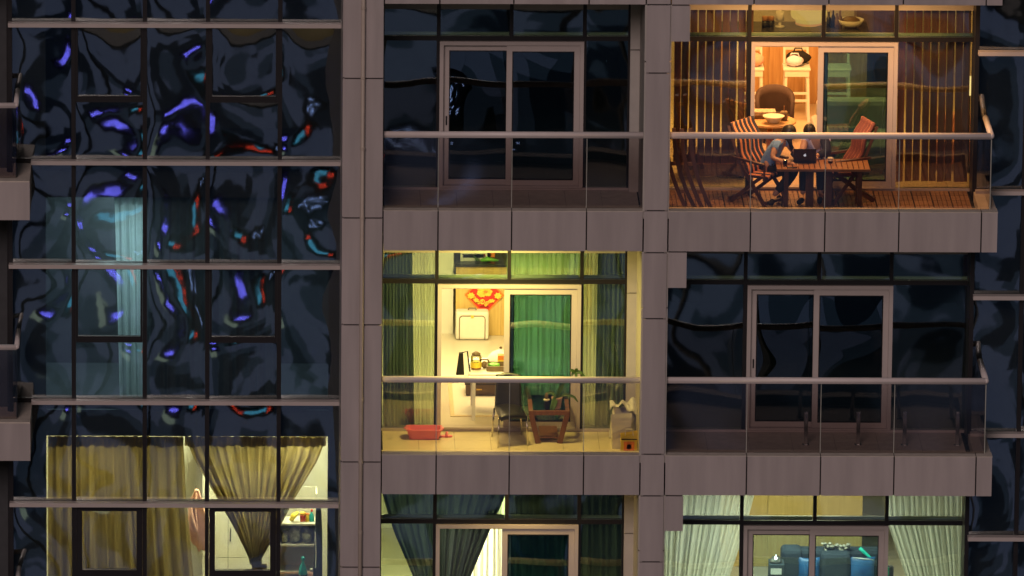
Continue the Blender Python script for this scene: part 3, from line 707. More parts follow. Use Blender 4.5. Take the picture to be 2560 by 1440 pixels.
# dish rack and packets on the storey 0 counter
dr = thing('dish_drainer', on_counter(1184, 0), 'pale green dish drainer tray on the yellow flat counter', 'dish drainer'); c = Vector(dr.location)
mm_ = MB(); frame(mm_, c.x-.2, c.x+.2, c.z+.02, c.z+.14, c.y-.13, c.y-.12, .03); mm_.box(c.x-.2, c.x+.2, c.y-.12, c.y+.12, c.z+.001, c.z+.03); mm_.build('tray', 'white', dr)
B(c.x-.15, c.x+.15, c.y-.08, c.y+.1, c.z+.03, c.z+.13).build('pan', 'gadget', dr)
for px, mm, lab, wdt, hh in ((1196, 'yellow', 'yellow packet standing behind the dish drainer', .07, .27), (1212, 'red', 'red packet on the yellow flat counter top', .09, .26), (1226, 'orange', 'orange packet at the right end of the counter packets', .07, .25)):
    p = Vector(on_counter(px, 0))+Vector((0, .16, 0)); e = thing('food_packet', p, lab, 'packet', 'food packets on counter')
    B(p.x-wdt, p.x+wdt, p.y-.04, p.y+.04, p.z, p.z+hh-.04).build('box', mm, e); B(p.x-wdt*.8, p.x+wdt*.8, p.y-.015, p.y+.015, p.z+hh-.04, p.z+hh).build('flap', mm, e)
e = thing('green_vegetable', on_counter(1226, 0), 'bright green vegetable lying at the front of the counter', 'vegetable'); c = Vector(e.location)
MB().tube([(c.x-.15, c.y-.2, c.z+.03), (c.x-.05, c.y-.2, c.z+.05), (c.x+.12, c.y-.2, c.z+.03)], [.02, .04, .01], 8).build('stalk', 'green', e, smooth=True)
MB().prism([(c.x-.16, c.y-.2, c.z+.03), (c.x-.26, c.y-.2, c.z+.10), (c.x-.22, c.y-.2, c.z+.02)], (0, .05, 0)).build('leaf', 'leaf', e)

# =================================================================== ORANGE LIT FLAT (storey 1, right)
# pendant lamp
pc = at(2022, 40, 4.2); e = thing('pendant_lamp', pc, 'glowing two tier cream pendant lamp seen through the upper pane', 'lamp')
MB().lathe(pc, [(.262, .25), (.262, .02), (.245, -.02), (.2, -.02)], 24).build('upper_shade', 'lampshade', e, smooth=False)
MB().lathe(pc, [(.19, .0), (.19, -.09), (.175, -.12), (.16, -.125), (.16, -.10)], 24).build('lower_shade', 'lamplow', e, smooth=False)
MB().lathe(pc+Vector((0, 0, -.12)), [(.158, -.008), (.158, 0)], 24).build('diffuser', 'lampred', e)
MB().lathe(pc, [(.193, -.115), (.193, -.085)], 24).build('trim_band', 'lampred', e)
MB().tube([pc+Vector((0, 0, .25)), Vector((pc.x, pc.y, H+2.95))], .008, 6).build('cord', 'dark', e)
# bar stools
def stool(px, Y, label):
    x = X(px, 230, Y); z = H+.012; e = thing('bar_stool', (x, Y, z), label, 'stool', 'white bar stools'); w_ = .17
    for sx in (-1, 1):
        for sy, t in ((-1, 0), (1, .0)):
            MB().bar((x+sx*w_*1.06, Y+sy*.2, z), (x+sx*w_*.92, Y+sy*.15, z+.76), .04, .04).build('leg', 'white', e)
    B(x-w_-.01, x+w_+.01, Y-.19, Y-.15, z+.68, z+.765).build('apron', 'white', e)
    B(x-w_-.03, x+w_+.03, Y-.2, Y+.2, z+.766, z+.80).build('seat', 'white', e, bevel=.01)
    for h in (.30, .41): B(x-w_, x+w_, Y-.19, Y-.165, z+h, z+h+.035).build('rung', 'white', e)
    for sx in (-1, 1): MB().bar((x+sx*w_, Y+.17, z+.8), (x+sx*w_, Y+.24, z+1.12), .035, .035).build('back_post', 'white', e)
    B(x-w_, x+w_, Y+.2, Y+.235, z+1.0, z+1.1).build('back_rail', 'white', e)
    return e, x, z
s1 = stool(1874, 6.3, 'white bar stool cut off by the doorway edge, red cloth on it')
s2 = stool(1990, 6.3, 'white bar stool with bags on its seat, in the open doorway')
s3 = stool(2092, 6.3, 'white bar stool seen through the tinted door leaf')
def bag(name, label, c, m, cat='bag', dims=(.14, .12, .14)):
    e = thing(name, c, label, cat); c = Vector(c)
    MB().blob(c+Vector((0, 0, dims[2])), dims, 12, 8, .07).build('body', m, e, smooth=True)
    MB().tube([c+Vector((-.07, 0, dims[2]*1.7)), c+Vector((-.05, 0, dims[2]*2.4)), c+Vector((.05, 0, dims[2]*2.4)), c+Vector((.07, 0, dims[2]*1.7))], .012, 6).build('handle', m, e, smooth=True); return e
bag('cloth_bag', 'cream cloth bag lying on the white stool in the doorway', (s2[1]-.03, 6.28, H+.814), 'lilac', dims=(.13, .12, .08))
bag('dark_bag', 'dark bag behind the cream one on the doorway stool', (s2[1]+.03, 6.42, H+.814), 'blackcloth', dims=(.19, .08, .10))
bag('red_bag', 'red cloth bag on the stool at the doorway edge', (s1[1]+.08, 6.28, H+.814), 'pinkcloth', dims=(.13, .12, .10))
# tub chair, round table and what lies on it
tp = atz(1937, 322, H+.01); tp.y = 4.9; tp.x = X(1937, 270, 4.9)
e = thing('tub_chair', (tp.x, tp.y, H+.012), 'dark brown rounded tub chair behind the round table', 'chair')
m = MB(); rr = .27
def tub(u, v):
    a = math.pi*(-.12+1.24*u); hgt = .33+.36*math.sin(max(0, min(1, u))*math.pi)**.45
    rad = rr*(1+.08*v)
    return Vector((tp.x+math.cos(a)*rad, tp.y+math.sin(a)*rad, H+.10+hgt*v))
MB().grid(tub, 24, 6).build('backrest', 'brownfab', e, smooth=True, thick=.06)
MB().lathe((tp.x, tp.y, H+.08), [(.24, 0), (.26, .05), (.26, .27), (.22, .32), (.1, .33)], 20).build('seat', 'brownfab', e, smooth=True)
for sx in (-1, 1):
    for sy in (-1, 1): MB().tube([(tp.x+sx*.16, tp.y+sy*.16, H+.012), (tp.x+sx*.15, tp.y+sy*.15, H+.09)], .015, 6).build('leg', 'dark', e)
rtY = 3.8; rtx = X(1925, 300, rtY)
e = thing('round_table', (rtx, rtY, H+.012), 'round orange wood table just inside the open doorway', 'table')
MB().lathe((rtx, rtY, H+.53), [(.02, 0), (.36, 0), (.38, .015), (.38, .035), (.36, .045), (.02, .045)], 32).build('tabletop', 'woodA', e, smooth=False)
MB().lathe((rtx, rtY, H+.012), [(.2, 0), (.2, .02), (.05, .04), (.04, .5)], 20).build('pedestal', 'teak', e, smooth=True)
ztb = H+.578
e = thing('gift_box', (rtx-.09, rtY+.16, ztb), 'flat patterned box at the back of the round table', 'box'); bx = rtx-.09
B(bx-.17, bx+.17, rtY+.05, rtY+.27, ztb, ztb+.05).build('base', 'brown', e); B(bx-.175, bx+.175, rtY+.045, rtY+.275, ztb+.05, ztb+.10).build('lid', 'plush', e)
lathe_thing('brown_pot', 'small brown pot at the right of the round table', 'pot', (rtx+.2, rtY-.02, ztb), [(.045, 0), (.055, .02), (.06, .1), (.05, .13), (.04, .13)], 'brown', [('spoon', [(.005, .05), (.006, .2), (.01, .21)], 'teak')])
lathe_thing('yellow_bowl', 'pale yellow bowl at the front of the round table', 'bowl', (rtx+.04, rtY-.18, ztb), [(.07, 0), (.09, .02), (.15, .09), (.16, .10), (.14, .095), (.08, .03)], 'cream', n=20)
# sofa with framed tray
sx0, sx1 = X(2030, 300, 3.4), X(2230, 300, 3.4)
e = thing('sofa', ((sx0+sx1)/2, 3.5, H+.012), 'oatmeal sofa behind the tinted door leaf of the orange flat', 'sofa')
z = H+.012
B(sx0, sx1, 2.75, 3.95, z+.05, z+.42).build('seat', 'greysofa', e, bevel=.06)
B(sx0, sx0+.22, 2.7, 3.95, z+.05, z+.62).build('arm', 'greysofa', e, bevel=.07)
B(sx0+.1, sx1, 3.955, 4.25, z+.05, z+.82).build('backrest', 'greysofa', e, bevel=.08)
for i in (0, 1): B(sx0+.05+i*.9, sx0+.1+i*.9, 2.8, 2.85, z, z+.05).build('foot', 'dark', e)
tx = X(2125, 270, 3.5); e = thing('framed_tray', (tx, 3.5, H+.44), 'dark framed glass tray lying on the oatmeal sofa', 'tray')
m = MB(); y0, y1, zz = 3.05, 3.85, H+.440
m.box(tx-.33, tx+.33, y0, y0+.05, zz, zz+.03).box(tx-.33, tx+.33, y1-.05, y1, zz, zz+.03).box(tx-.33, tx-.28, y0+.05, y1-.05, zz, zz+.03).box(tx+.28, tx+.33, y0+.05, y1-.05, zz, zz+.03).build('frame', 'alu', e)
B(tx-.28, tx+.28, y0+.05, y1-.05, zz+.003, zz+.012).build('panel', 'teal', e)
# table lamp and red cushion behind the right blind
lp = at(2424, 215, 3.0); e = thing('table_lamp', (lp.x, 3.0, H+.012), 'bright lamp glowing through the last slats of the right blind', 'lamp')
MB().lathe(lp, [(.05, -.13), (.06, -.12), (.045, .13), (.035, .14)], 16).build('shade', 'lampglow', e)
MB().lathe((lp.x, 3.0, H+.012), [(.13, 0), (.13, .02), (.015, .03), (.015, lp.z-.12-H)], 16).build('stand', 'dark', e)
rc = at(2395, 270, 3.1); e = thing('red_armchair', (rc.x, 3.3, H+.012), 'red patterned armchair half hidden by the right blind', 'armchair')
B(rc.x-.35, rc.x+.35, 3.0, 3.6, H+.1, H+.45).build('seat', 'pinkcloth', e, bevel=.05); B(rc.x-.35, rc.x+.35, 3.605, 3.8, H+.1, H+.72).build('backrest', 'pinkcloth', e, bevel=.06)
for sx in (-1, 1): B(rc.x+sx*.3-.03, rc.x+sx*.3+.03, 3.05, 3.11, H+.012, H+.1).build('leg', 'teak', e)
cb = at(1790, 440, 2.6); e = thing('low_cabinet', (cb.x, 2.6, H+.012), 'dark low cabinet behind the left blind of the orange flat', 'cabinet')
B(cb.x-.55, cb.x+.42, 2.45, 2.85, H+.06, H+.36).build('carcass', 'teakdark', e); B(cb.x-.57, cb.x+.44, 2.43, 2.87, H+.361, H+.39).build('top', 'teakdark', e)
for sx in (-.5, .37): B(cb.x+sx-.03, cb.x+sx+.03, 2.5, 2.8, H+.012, H+.06).build('foot', 'dark', e)

# ------------------------------------------------------------------ balcony of the orange flat
ZF = H+.028
tz = H+.66; ty0, ty1 = .34, .98
tl_, tr_ = X(1942, 420, ty0), X(2176, 420, ty0)
e = thing('folding_table', ((tl_+tr_)/2, .66, ZF), 'teak slatted folding table on the orange lit balcony', 'table')
n = 17; dx = (tr_-tl_)/n
for i in range(n): B(tl_+i*dx+.006, tl_+(i+1)*dx-.006, ty0+.03, ty1-.03, tz-.02, tz).build('slat', 'teak', e)
for yy in (ty0, ty1-.029): B(tl_, tr_, yy, yy+.029, tz-.035, tz).build('edge_rail', 'teak', e)
for x in (tl_+.14, tr_-.14):
    for yy in (ty0+.06, ty1-.06): MB().bar((x, yy, ZF), (x, yy, tz-.022), .06, .05).build('leg', 'teakdark', e)
    B(x-.025, x+.025, ty0+.1, ty1-.1, ZF+.16, ZF+.22).build('stretcher', 'teakdark', e)
xm = X(2025, 450, .6)
for x in (xm-.0, xm+.26): MB().bar((x, .66, ZF), (x, .66, tz-.022), .11, .06).build('leg', 'teakdark', e)
# striped folding chairs: local frame, x = right, y = forward
def deckchair(label, x, y, rot, mstripe, wide=.50):
    e = thing('folding_chair', (x, y, ZF), label, 'chair', 'striped folding chairs')
    c, s = math.cos(rot), math.sin(rot)
    def P(a, b, h): return Vector((x+a*c-b*s, y+a*s+b*c, ZF+h))
    w_ = wide/2
    for sx in (-1, 1):
        MB().bar(P(sx*w_, .28, 0), P(sx*w_, -.20, .62), .035, .045).build('front_leg', 'teakdark', e)
        MB().bar(P(sx*(w_-.045), -.36, 0), P(sx*(w_-.045), .22, .46), .035, .045).build('rear_leg', 'teakdark', e)
        MB().bar(P(sx*w_, -.10, .40), P(sx*w_, -.38, 1.10), .035, .045).build('back_post', 'teakdark', e)
        MB().bar(P(sx*(w_+.02), .26, .62), P(sx*(w_+.02), -.28, .66), .05, .03).build('armrest', 'teakdark', e)
        MB().bar(P(sx*w_, .25, .38), P(sx*w_, .25, .61), .03, .03).build('arm_post', 'teakdark', e)
    for b, h in ((.28, .06), (-.36, .05), (.24, .40), (-.36, 1.06)):
        MB().bar(P(-w_, b, h), P(w_, b, h), .035, .04).build('cross_rail', 'teakdark', e)
    def back(u, v):
        q = P((u-.5)*wide*.94, -.09-.285*v, .43+.71*v); d = Vector((-s, c, .35))*(.025+.018*math.sin(v*12)+.012*math.sin(u*31))
        return q+d
    MB().grid(back, 20, 16).build('back_cushion', mstripe, e, smooth=True, thick=.04)
    def seat(u, v): return P((u-.5)*wide*.94, -.10+.40*v, .43+.03*math.sin(u*3.14)+.02*v)
    MB().grid(seat, 16, 10).build('seat_cushion', mstripe, e, smooth=True, thick=.04)
    return e
deckchair('striped folding chair left of the teak table with a person on it', X(1902, 430, 1.0), 1.02, R(-128), 'stripeL', .54)
deckchair('empty striped folding chair right of the teak table', X(2112, 430, 1.12), 1.12, R(108), 'stripeR', .50)
# folded teak loungers leaning at the left end
def folded(label, px, Y):
    x = X(px, 420, Y); e = thing('folded_lounger', (x, Y, ZF), label, 'folded chair', 'folded teak loungers')
    for i in range(2):
        pts = []
        for q in range(9):
            v = q/8; pts.append((x+i*.12+(.30*v*v-.10)*1.0-.05, Y+.02*i+.14*(1-v), ZF+1.12*(1-v)+.0))
        m = MB()
        for a, b in zip(pts, pts[1:]): m.bar(a, b, .055, .075, side=(0, 1, 0))
        m.build('side_rail', 'teakdark', e)
    for v in (.12, .45, .8): 
        xx = x+(.30*v*v-.10)-.05
        MB().bar((xx, Y+.14*(1-v)+.03, ZF+1.12*(1-v)), (xx+.12, Y+.14*(1-v)+.04, ZF+1.12*(1-v)), .03, .05).build('cross_rail', 'teak', e)
    return e
folded('folded dark teak lounger nearest the pier on the orange lit balcony', 1690, .62)
folded('folded dark teak lounger leaning second from the pier', 1731, .60)
# things on the table
lx, ly = X(2012, 380, .72), .70; zt2 = tz+.001
e = thing('laptop', (lx, ly, zt2), 'open black laptop with glowing emblem on the teak table', 'laptop')
B(lx-.16, lx+.16, ly+.01, ly+.23, zt2, zt2+.016).build('base', 'gadget', e)
B(lx-.13, lx+.13, ly+.05, ly+.15, zt2+.0162, zt2+.018).build('keyboard', 'dark', e)
ld = Vector((0, -.30, .95)).normalized(); nrm = Vector((0, -.95, -.30)).normalized(); b0 = Vector((lx, ly+.008, zt2+.017))
pts = [b0+Vector((-.16, 0, 0)), b0+Vector((.16, 0, 0)), b0+Vector((.16, 0, 0))+ld*.215, b0+Vector((-.16, 0, 0))+ld*.215]
MB().prism(pts, nrm*.008).build('lid', 'gadget', e)
lc = b0+ld*.115+nrm*.0085
M['screen'] = emit('lit_screen_face', (.75, .85, 1), .8)
ins = [b0+Vector((sx*.148, 0, 0))+ld*q-nrm*.0015 for sx, q in ((-1, .012), (1, .012), (1, .203), (-1, .203))]
MB().prism(ins, nrm*.001).build('screen', 'screen', e)
lg = []
for q in range(20):
    a = 2*math.pi*q/20; r = .020*(1+.06*math.cos(2*a))
    if abs(a-.15) < .45 or a > 6.1: r *= .72
    lg.append(lc+Vector((math.cos(a)*r*.95, 0, 0))+ld*math.sin(a)*r)
MB().prism(lg, nrm*.0012).build('emblem', 'logo', e)
MB().prism([lc+Vector((-.002, 0, 0))+ld*.022, lc+Vector((.004, 0, 0))+ld*.024, lc+Vector((.011, 0, 0))+ld*.034, lc+Vector((.003, 0, 0))+ld*.031], nrm*.0012).build('emblem_leaf', 'logo', e)
cpx = X(2076, 385, .75)
lathe_thing('coffee_cup', 'banded dark coffee cup with pale lid on the teak table', 'cup', (cpx, .72, zt2), [(.032, 0), (.038, .03), (.04, .06)], 'gadget', [('band', [(.0405, .035), (.0415, .055)], 'white'), ('lid', [(.042, .06), (.043, .075), (.036, .08), (.01, .082)], 'cream')])
lathe_thing('tumbler', 'small clear tumbler on the teak table beside the hand', 'glass', (X(1963, 402, .5), .5, zt2), [(.028, 0), (.033, .09), (.030, .09), (.026, .01)], 'gl_clear', [('drink', [(.02, .008), (.025, .04)], 'brown')])
e = thing('phone', (X(1980, 412, .42), .42, zt2), 'dark phone lying at the front edge of the teak table', 'phone'); c = Vector(e.location)
B(c.x-.07, c.x+.07, c.y-.035, c.y+.035, c.z, c.z+.008).build('body', 'gadget', e, bevel=.003); B(c.x-.06, c.x+.06, c.y-.03, c.y+.03, c.z+.0082, c.z+.0088).build('screen', 'dark', e)

# ------------------------------------------------------------------ people
def skin_mesh(name, m, parent, joints, edges, root=0, sub=2):
    o3 = Vector(ORG[parent]); me = bpy.data.meshes.new(name)
    me.from_pydata([tuple(Vector(j[:3])-o3) for j in joints], edges, [])
    o = bpy.data.objects.new(name, me); col.objects.link(o); o.parent = parent; ORG[o] = ORG[parent]
    md = o.modifiers.new('skin', 'SKIN')
    if not me.skin_vertices: me.attributes
    for i, sv in enumerate(me.skin_vertices[0].data):
        r = joints[i][3]; sv.radius = (r, r) if not isinstance(r, tuple) else r
        sv.use_root = (i == root)
    md.use_smooth_shade = True
    ss = o.modifiers.new('smooth', 'SUBSURF'); ss.levels = sub; ss.render_levels = sub
    me.materials.append(M[m] if isinstance(m, str) else m); return o
def head(parent, c, face, hairm, long_=None):
    """c: head centre, face: unit direction the face looks at"""
    f = Vector(face).normalized(); s = Vector((0, 0, 1)).cross(f).normalized(); u = f.cross(s)
    def tr(a, b, h): return tuple(c+f*a+s*b+u*h)
    m = MB(); nn, mmm = 16, 12; b0_ = len(m.v)
    for j in range(mmm+1):
        ph = math.pi*j/mmm
        for k in range(nn):
            a = 2*math.pi*k/nn; hx, hy, hz = math.sin(ph)*math.cos(a), math.sin(ph)*math.sin(a), math.cos(ph)
            ww = .074*(1-.22*max(0, -hz)); dd = .094
            m.v.append(tr(hx*dd+(.010 if hx > .5 and hz < -.5 else 0), hy*ww, hz*.115))
    for j in range(mmm):
        for k in range(nn): m.f.append((j*nn+k, (j+1)*nn+k, (j+1)*nn+(k+1) % nn, j*nn+(k+1) % nn))
    hd = m.build('head', 'skin', parent, smooth=True)
    e = MB(); e.blob(tr(.096, 0, -.012), (.012, .012, .018), 8, 6); e.build('nose', 'skin', hd, smooth=True)
    for sg in (-1, 1):
        MB().blob(tr(.082, sg*.031, .012), (.011, .011, .007), 8, 6).build('eye', 'hair', hd, smooth=True)
        MB().blob(tr(-.005, sg*.074, -.005), (.016, .010, .026), 8, 6).build('ear', 'skin', hd, smooth=True)
    MB().blob(tr(.086, 0, -.052), (.012, .022, .006), 8, 6).build('mouth', 'pinkcloth', hd, smooth=True)
    h = MB()
    for j in range(mmm+1):
        ph = math.pi*.62*j/mmm
        for k in range(nn):
            a = 2*math.pi*k/nn; fr_ = max(0, math.cos(a)); q = ph*(1-.42*fr_)
            hx, hy, hz = math.sin(q)*math.cos(a), math.sin(q)*math.sin(a), math.cos(q)
            h.v.append(tr(hx*.108-.008, hy*.090, hz*.128+.004))
    for j in range(mmm):
        for k in range(nn): h.f.append((j*nn+k, (j+1)*nn+k, (j+1)*nn+(k+1) % nn, j*nn+(k+1) % nn))
    hr = h.build('hair', hairm, parent, smooth=True, thick=.006)
    if long_: MB().tube(long_, [.05, .045, .035, .028, .015][:len(long_)], 8).build('plait', hairm, parent, smooth=True)
def hand(parent, wrist, d, nrm_):
    """palm with four fingers and a thumb; d: direction of fingers, nrm_: back-of-hand normal"""
    d = Vector(d).normalized(); n = Vector(nrm_).normalized(); s = d.cross(n).normalized(); wv = Vector(wrist)
    J = [(*(wv), .024), (*(wv+d*.045), (.034)), (*(wv+d*.085), .030)]; E_ = [(0, 1), (1, 2)]
    o = skin_mesh('hand', 'skin', parent, J, E_, 0, 1)
    for i, (off, ln) in enumerate(((-.027, .062), (-.009, .074), (.009, .070), (.026, .055))):
        a = wv+d*.085+s*off; m = MB(); m.tube([a, a+d*ln*.5+n*.006, a+d*ln*.85-n*.012, a+d*ln-n*.026], [.0095, .009, .008, .006], 8); m.build('finger', 'skin', o, smooth=True)
    a = wv+d*.03-s*.03; MB().tube([a, a+d*.03-s*.022, a+d*.06-s*.026-n*.012], [.012, .010, .007], 8).build('thumb', 'skin', o, smooth=True)
def PX(px, Y, h): return Vector((X(px, 420, Y), Y, ZF+h))
# person in the left chair
p = thing('person', (X(1925, 450, .95), .95, ZF), 'person with long dark plait leaning over the table from the left chair', 'person', 'people at the balcony table')
hip, waist, chest, neck, hd_ = PX(1917, 1.02, .52), PX(1926, 1.0, .66), PX(1943, .97, .83), PX(1958, .94, .93), PX(1971, .91, 1.02)
shL, shR = PX(1940, .82, .88), PX(1962, 1.10, .88); elL, elR = PX(1930, .70, .71), PX(1985, 1.0, .72); wrL, wrR = PX(1962, .62, .665), PX(1992, .86, .68)
hpL, hpR = hip+Vector((.02, -.10, -.02)), hip+Vector((.03, .10, -.02)); knL, knR = PX(1983, .84, .47), PX(1994, 1.08, .47)
akL, akR = PX(1934, .76, .14), PX(1950, 1.05, .12); toL, toR = PX(1926, .62, .05), PX(1948, .92, .04)
J = [(*hip, .10), (*waist, .095), (*chest, .10), (*neck, .045), (*(neck*.45+hd_*.55), .05), (*shL, .055), (*elL, .042), (*wrL, .030), (*shR, .055), (*elR, .042), (*wrR, .030),
     (*hpL, .085), (*knL, .058), (*akL, .038), (*hpR, .085), (*knR, .058), (*akR, .038)]
Ed = [(0, 1), (1, 2), (2, 3), (3, 4), (2, 5), (5, 6), (6, 7), (2, 8), (8, 9), (9, 10), (0, 11), (11, 12), (12, 13), (0, 14), (14, 15), (15, 16)]
skin_mesh('body', 'skin', p, J, Ed, 0, 2)
skin_mesh('trousers', 'blackcloth', p, [(*(hip+Vector((0, 0, .06))), .118), (*hip, .122), (*hpL, .108), (*knL, .078), (*(knL*.15+akL*.85), .056), (*hpR, .108), (*knR, .078), (*(knR*.15+akR*.85), .056)], [(0, 1), (1, 2), (2, 3), (3, 4), (1, 5), (5, 6), (6, 7)], 1, 2)
def top(par, hip, waist, chest, shs, mm, sleeve, nm='top'):
    J = [(*(hip+Vector((0, 0, .02))), .122), (*waist, .118), (*chest, .125), (*(chest*.45+sum((s[0] for s in shs), Vector())*.5*.55), .09)]; Ed = [(0, 1), (1, 2), (2, 3)]
    for sh, el in shs:
        i = len(J); J += [(*sh, .078), (*(sh.lerp(el, sleeve)), .062)]; Ed += [(2, i), (i, i+1)]
    return skin_mesh(nm, mm, par, J, Ed, 1, 2)
top(p, hip, waist, chest, [(shL, elL), (shR, elR)], 'blue', .5)
head(p, hd_, (.75, -.25, -.35), 'hair', [hd_+Vector((-.05, -.07, .0)), PX(1972, .80, .96), PX(1978, .76, .84), PX(1980, .74, .76), PX(1984, .70, .72)])
hand(p, wrL, (.85, -.1, -.1), (0, 0, 1)); hand(p, wrR, (.5, -.5, -.08), (0, 0, 1))
for a, b in ((akL, toL), (akR, toR)): skin_mesh('shoe', 'blackcloth', p, [(*(a+Vector((0, 0, -.06))), .045), (*(a.lerp(b, .5)+Vector((0, 0, -.03))), .045), (*b, .036)], [(0, 1), (1, 2)], 0, 2)
# person behind the laptop, on a small stool
stx = X(2052, 440, 1.36)
e = thing('low_stool', (stx, 1.36, ZF), 'dark low stool under the person behind the laptop', 'stool')
B(stx-.19, stx+.19, 1.20, 1.54, ZF+.38, ZF+.42).build('seat', 'teakdark', e, bevel=.01)
for sx in (-1, 1):
    for sy in (-1, 1): MB().bar((stx+sx*.16, 1.37+sy*.13, ZF), (stx+sx*.13, 1.37+sy*.11, ZF+.38), .035, .035).build('leg', 'teakdark', e)
p = thing('person', (stx, 1.36, ZF), 'person in a pale top and navy jacket sitting behind the laptop', 'person', 'people at the balcony table')
hip, waist, chest, neck, hd_ = PX(2050, 1.36, .52), PX(2044, 1.32, .66), PX(2034, 1.24, .82), PX(2027, 1.18, .91), PX(2022, 1.13, .99)
shL, shR = PX(2012, 1.16, .87), PX(2062, 1.22, .87); elL, elR = PX(2004, 1.02, .72), PX(2066, 1.02, .72); wrL, wrR = PX(2010, .92, .69), PX(2036, .90, .69)
hpL, hpR = hip+Vector((-.10, -.02, -.02)), hip+Vector((.10, -.02, -.02)); knL, knR = PX(2010, .99, .49), PX(2052, 1.0, .49)
akL, akR = PX(2008, .92, .12), PX(2052, .98, .12); toL, toR = PX(1997, .76, .04), PX(2050, .82, .04)
J = [(*hip, .11), (*waist, .105), (*chest, .11), (*neck, .05), (*(neck*.45+hd_*.55), .052), (*shL, .06), (*elL, .045), (*wrL, .032), (*shR, .06), (*elR, .045), (*wrR, .032),
     (*hpL, .085), (*knL, .058), (*akL, .04), (*hpR, .085), (*knR, .058), (*akR, .04)]
Ed = [(0, 1), (1, 2), (2, 3), (3, 4), (2, 5), (5, 6), (6, 7), (2, 8), (8, 9), (9, 10), (0, 11), (11, 12), (12, 13), (0, 14), (14, 15), (15, 16)]
skin_mesh('body', 'skin', p, J, Ed, 0, 2)
skin_mesh('trousers', 'navy', p, [(*(hip+Vector((0, 0, .06))), .125), (*hip, .13), (*hpL, .11), (*knL, .078), (*(knL*.1+akL*.9), .058), (*hpR, .11), (*knR, .078), (*(knR*.1+akR*.9), .058)], [(0, 1), (1, 2), (2, 3), (3, 4), (1, 5), (5, 6), (6, 7)], 1, 2)
top(p, hip, waist, chest, [(shL, elL), (shR, elR)], 'lilac', .3)
skin_mesh('jacket', 'navy', p, [(*(hip+Vector((.06, .04, .03))), .125), (*(waist+Vector((.06, .05, 0))), .125), (*(chest+Vector((.05, .05, 0))), .12), (*shR, .085), (*elR, .066), (*(elR.lerp(wrR, .8)), .048)], [(0, 1), (1, 2), (2, 3), (3, 4), (4, 5)], 1, 2)
head(p, hd_, (-.15, -.8, -.55), 'hair')
hand(p, wrL, (.3, -.6, -.05), (0, 0, 1)); hand(p, wrR, (-.1, -.6, -.05), (0, 0, 1))
for a, b in ((akL, toL), (akR, toR)): skin_mesh('shoe', 'blackcloth', p, [(*(a+Vector((0, 0, -.06))), .045), (*(a.lerp(b, .5)+Vector((0, 0, -.03))), .045), (*b, .036)], [(0, 1), (1, 2)], 0, 2)

# =================================================================== YELLOW LIT FLAT (storey 0, centre)
xw0, xw1 = X(1085, 780, YC), X(1138, 780, YC)
B(xw0-.9, xw1-.03, YC+.1, YC+.25, .013, 2.9).build('partition_wall', 'white', bld)
# red diamond on the counter front
dc = at(1211, 738, YC-.02); e = thing('red_diamond_ornament', dc, 'red and gold diamond ornament hanging on the yellow oak counter', 'ornament')
hw_, hh_ = .295, .315
def dm(s, y, d, mm, nm): MB().prism([(dc.x, y, dc.z+hh_*s), (dc.x+hw_*s, y, dc.z), (dc.x, y, dc.z-hh_*s), (dc.x-hw_*s, y, dc.z)], (0, d, 0)).build(nm, mm, e)
dm(1., YC-.014, .012, 'orange', 'border'); dm(.9, YC-.018, .004, 'red', 'field')
yf = YC-.024
gy = [0]
def gold(cx, cz, rx, rz, nm='gold_motif', mm='gold', a0=0, wob=.12, k=7, n=28):
    gy[0] += 1; yf = YC-.024-.004*gy[0]
    MB().prism([(dc.x+cx+rx*math.cos(a)*(1+wob*math.sin(k*a+a0)), yf, dc.z+cz+rz*math.sin(a)*(1+wob*math.sin(k*a+a0))) for a in (2*math.pi*q/n for q in range(n))], (0, .006, 0)).build(nm, mm, e)
gold(.03, .045, .085, .058, k=5); gold(-.06, .035, .05, .05, k=6); gold(.0, .10, .10, .04, k=8); gold(.05, .02, .05, .03, k=9, wob=.2); gold(-.03, .0, .04, .025, k=5, wob=.25); gold(.02, .06, .03, .02, 'orange_motif', 'orange', k=4)  # last piece is a small orange patch over the gold
gold(-.2, .0, .05, .045, k=7, wob=.2); gold(.2, .0, .05, .045, k=7, wob=.2); gold(-.12, -.07, .035, .03, k=6, wob=.25); gold(.11, -.075, .04, .025, k=6, wob=.25)
def ring(cx, cz, r): MB().tube([(dc.x+cx+r*math.cos(q*.42), yf+.003, dc.z+cz+r*math.sin(q*.42)) for q in range(16)], .010, 6).build('gold_scroll', 'gold', e)
for cx, cz, r in ((-.15, -.045, .02), (-.03, -.10, .032), (-.045, -.095, .015), (.04, -.12, .018), (.075, -.10, .016), (-.085, -.115, .016), (.02, -.15, .014)): ring(cx, cz, r)
MB().prism([(dc.x+.07*math.cos(a), yf, dc.z-.185+.035*math.sin(a)) for a in (math.pi*q/10 for q in range(11))], (0, .006, 0)).build('scale_fan', 'dred', e)
MB().prism([(dc.x+.05*math.cos(a), yf, dc.z+.19+.03*math.sin(a)) for a in (math.pi*q/10 for q in range(11))], (0, .006, 0)).build('scale_fan', 'dred', e)
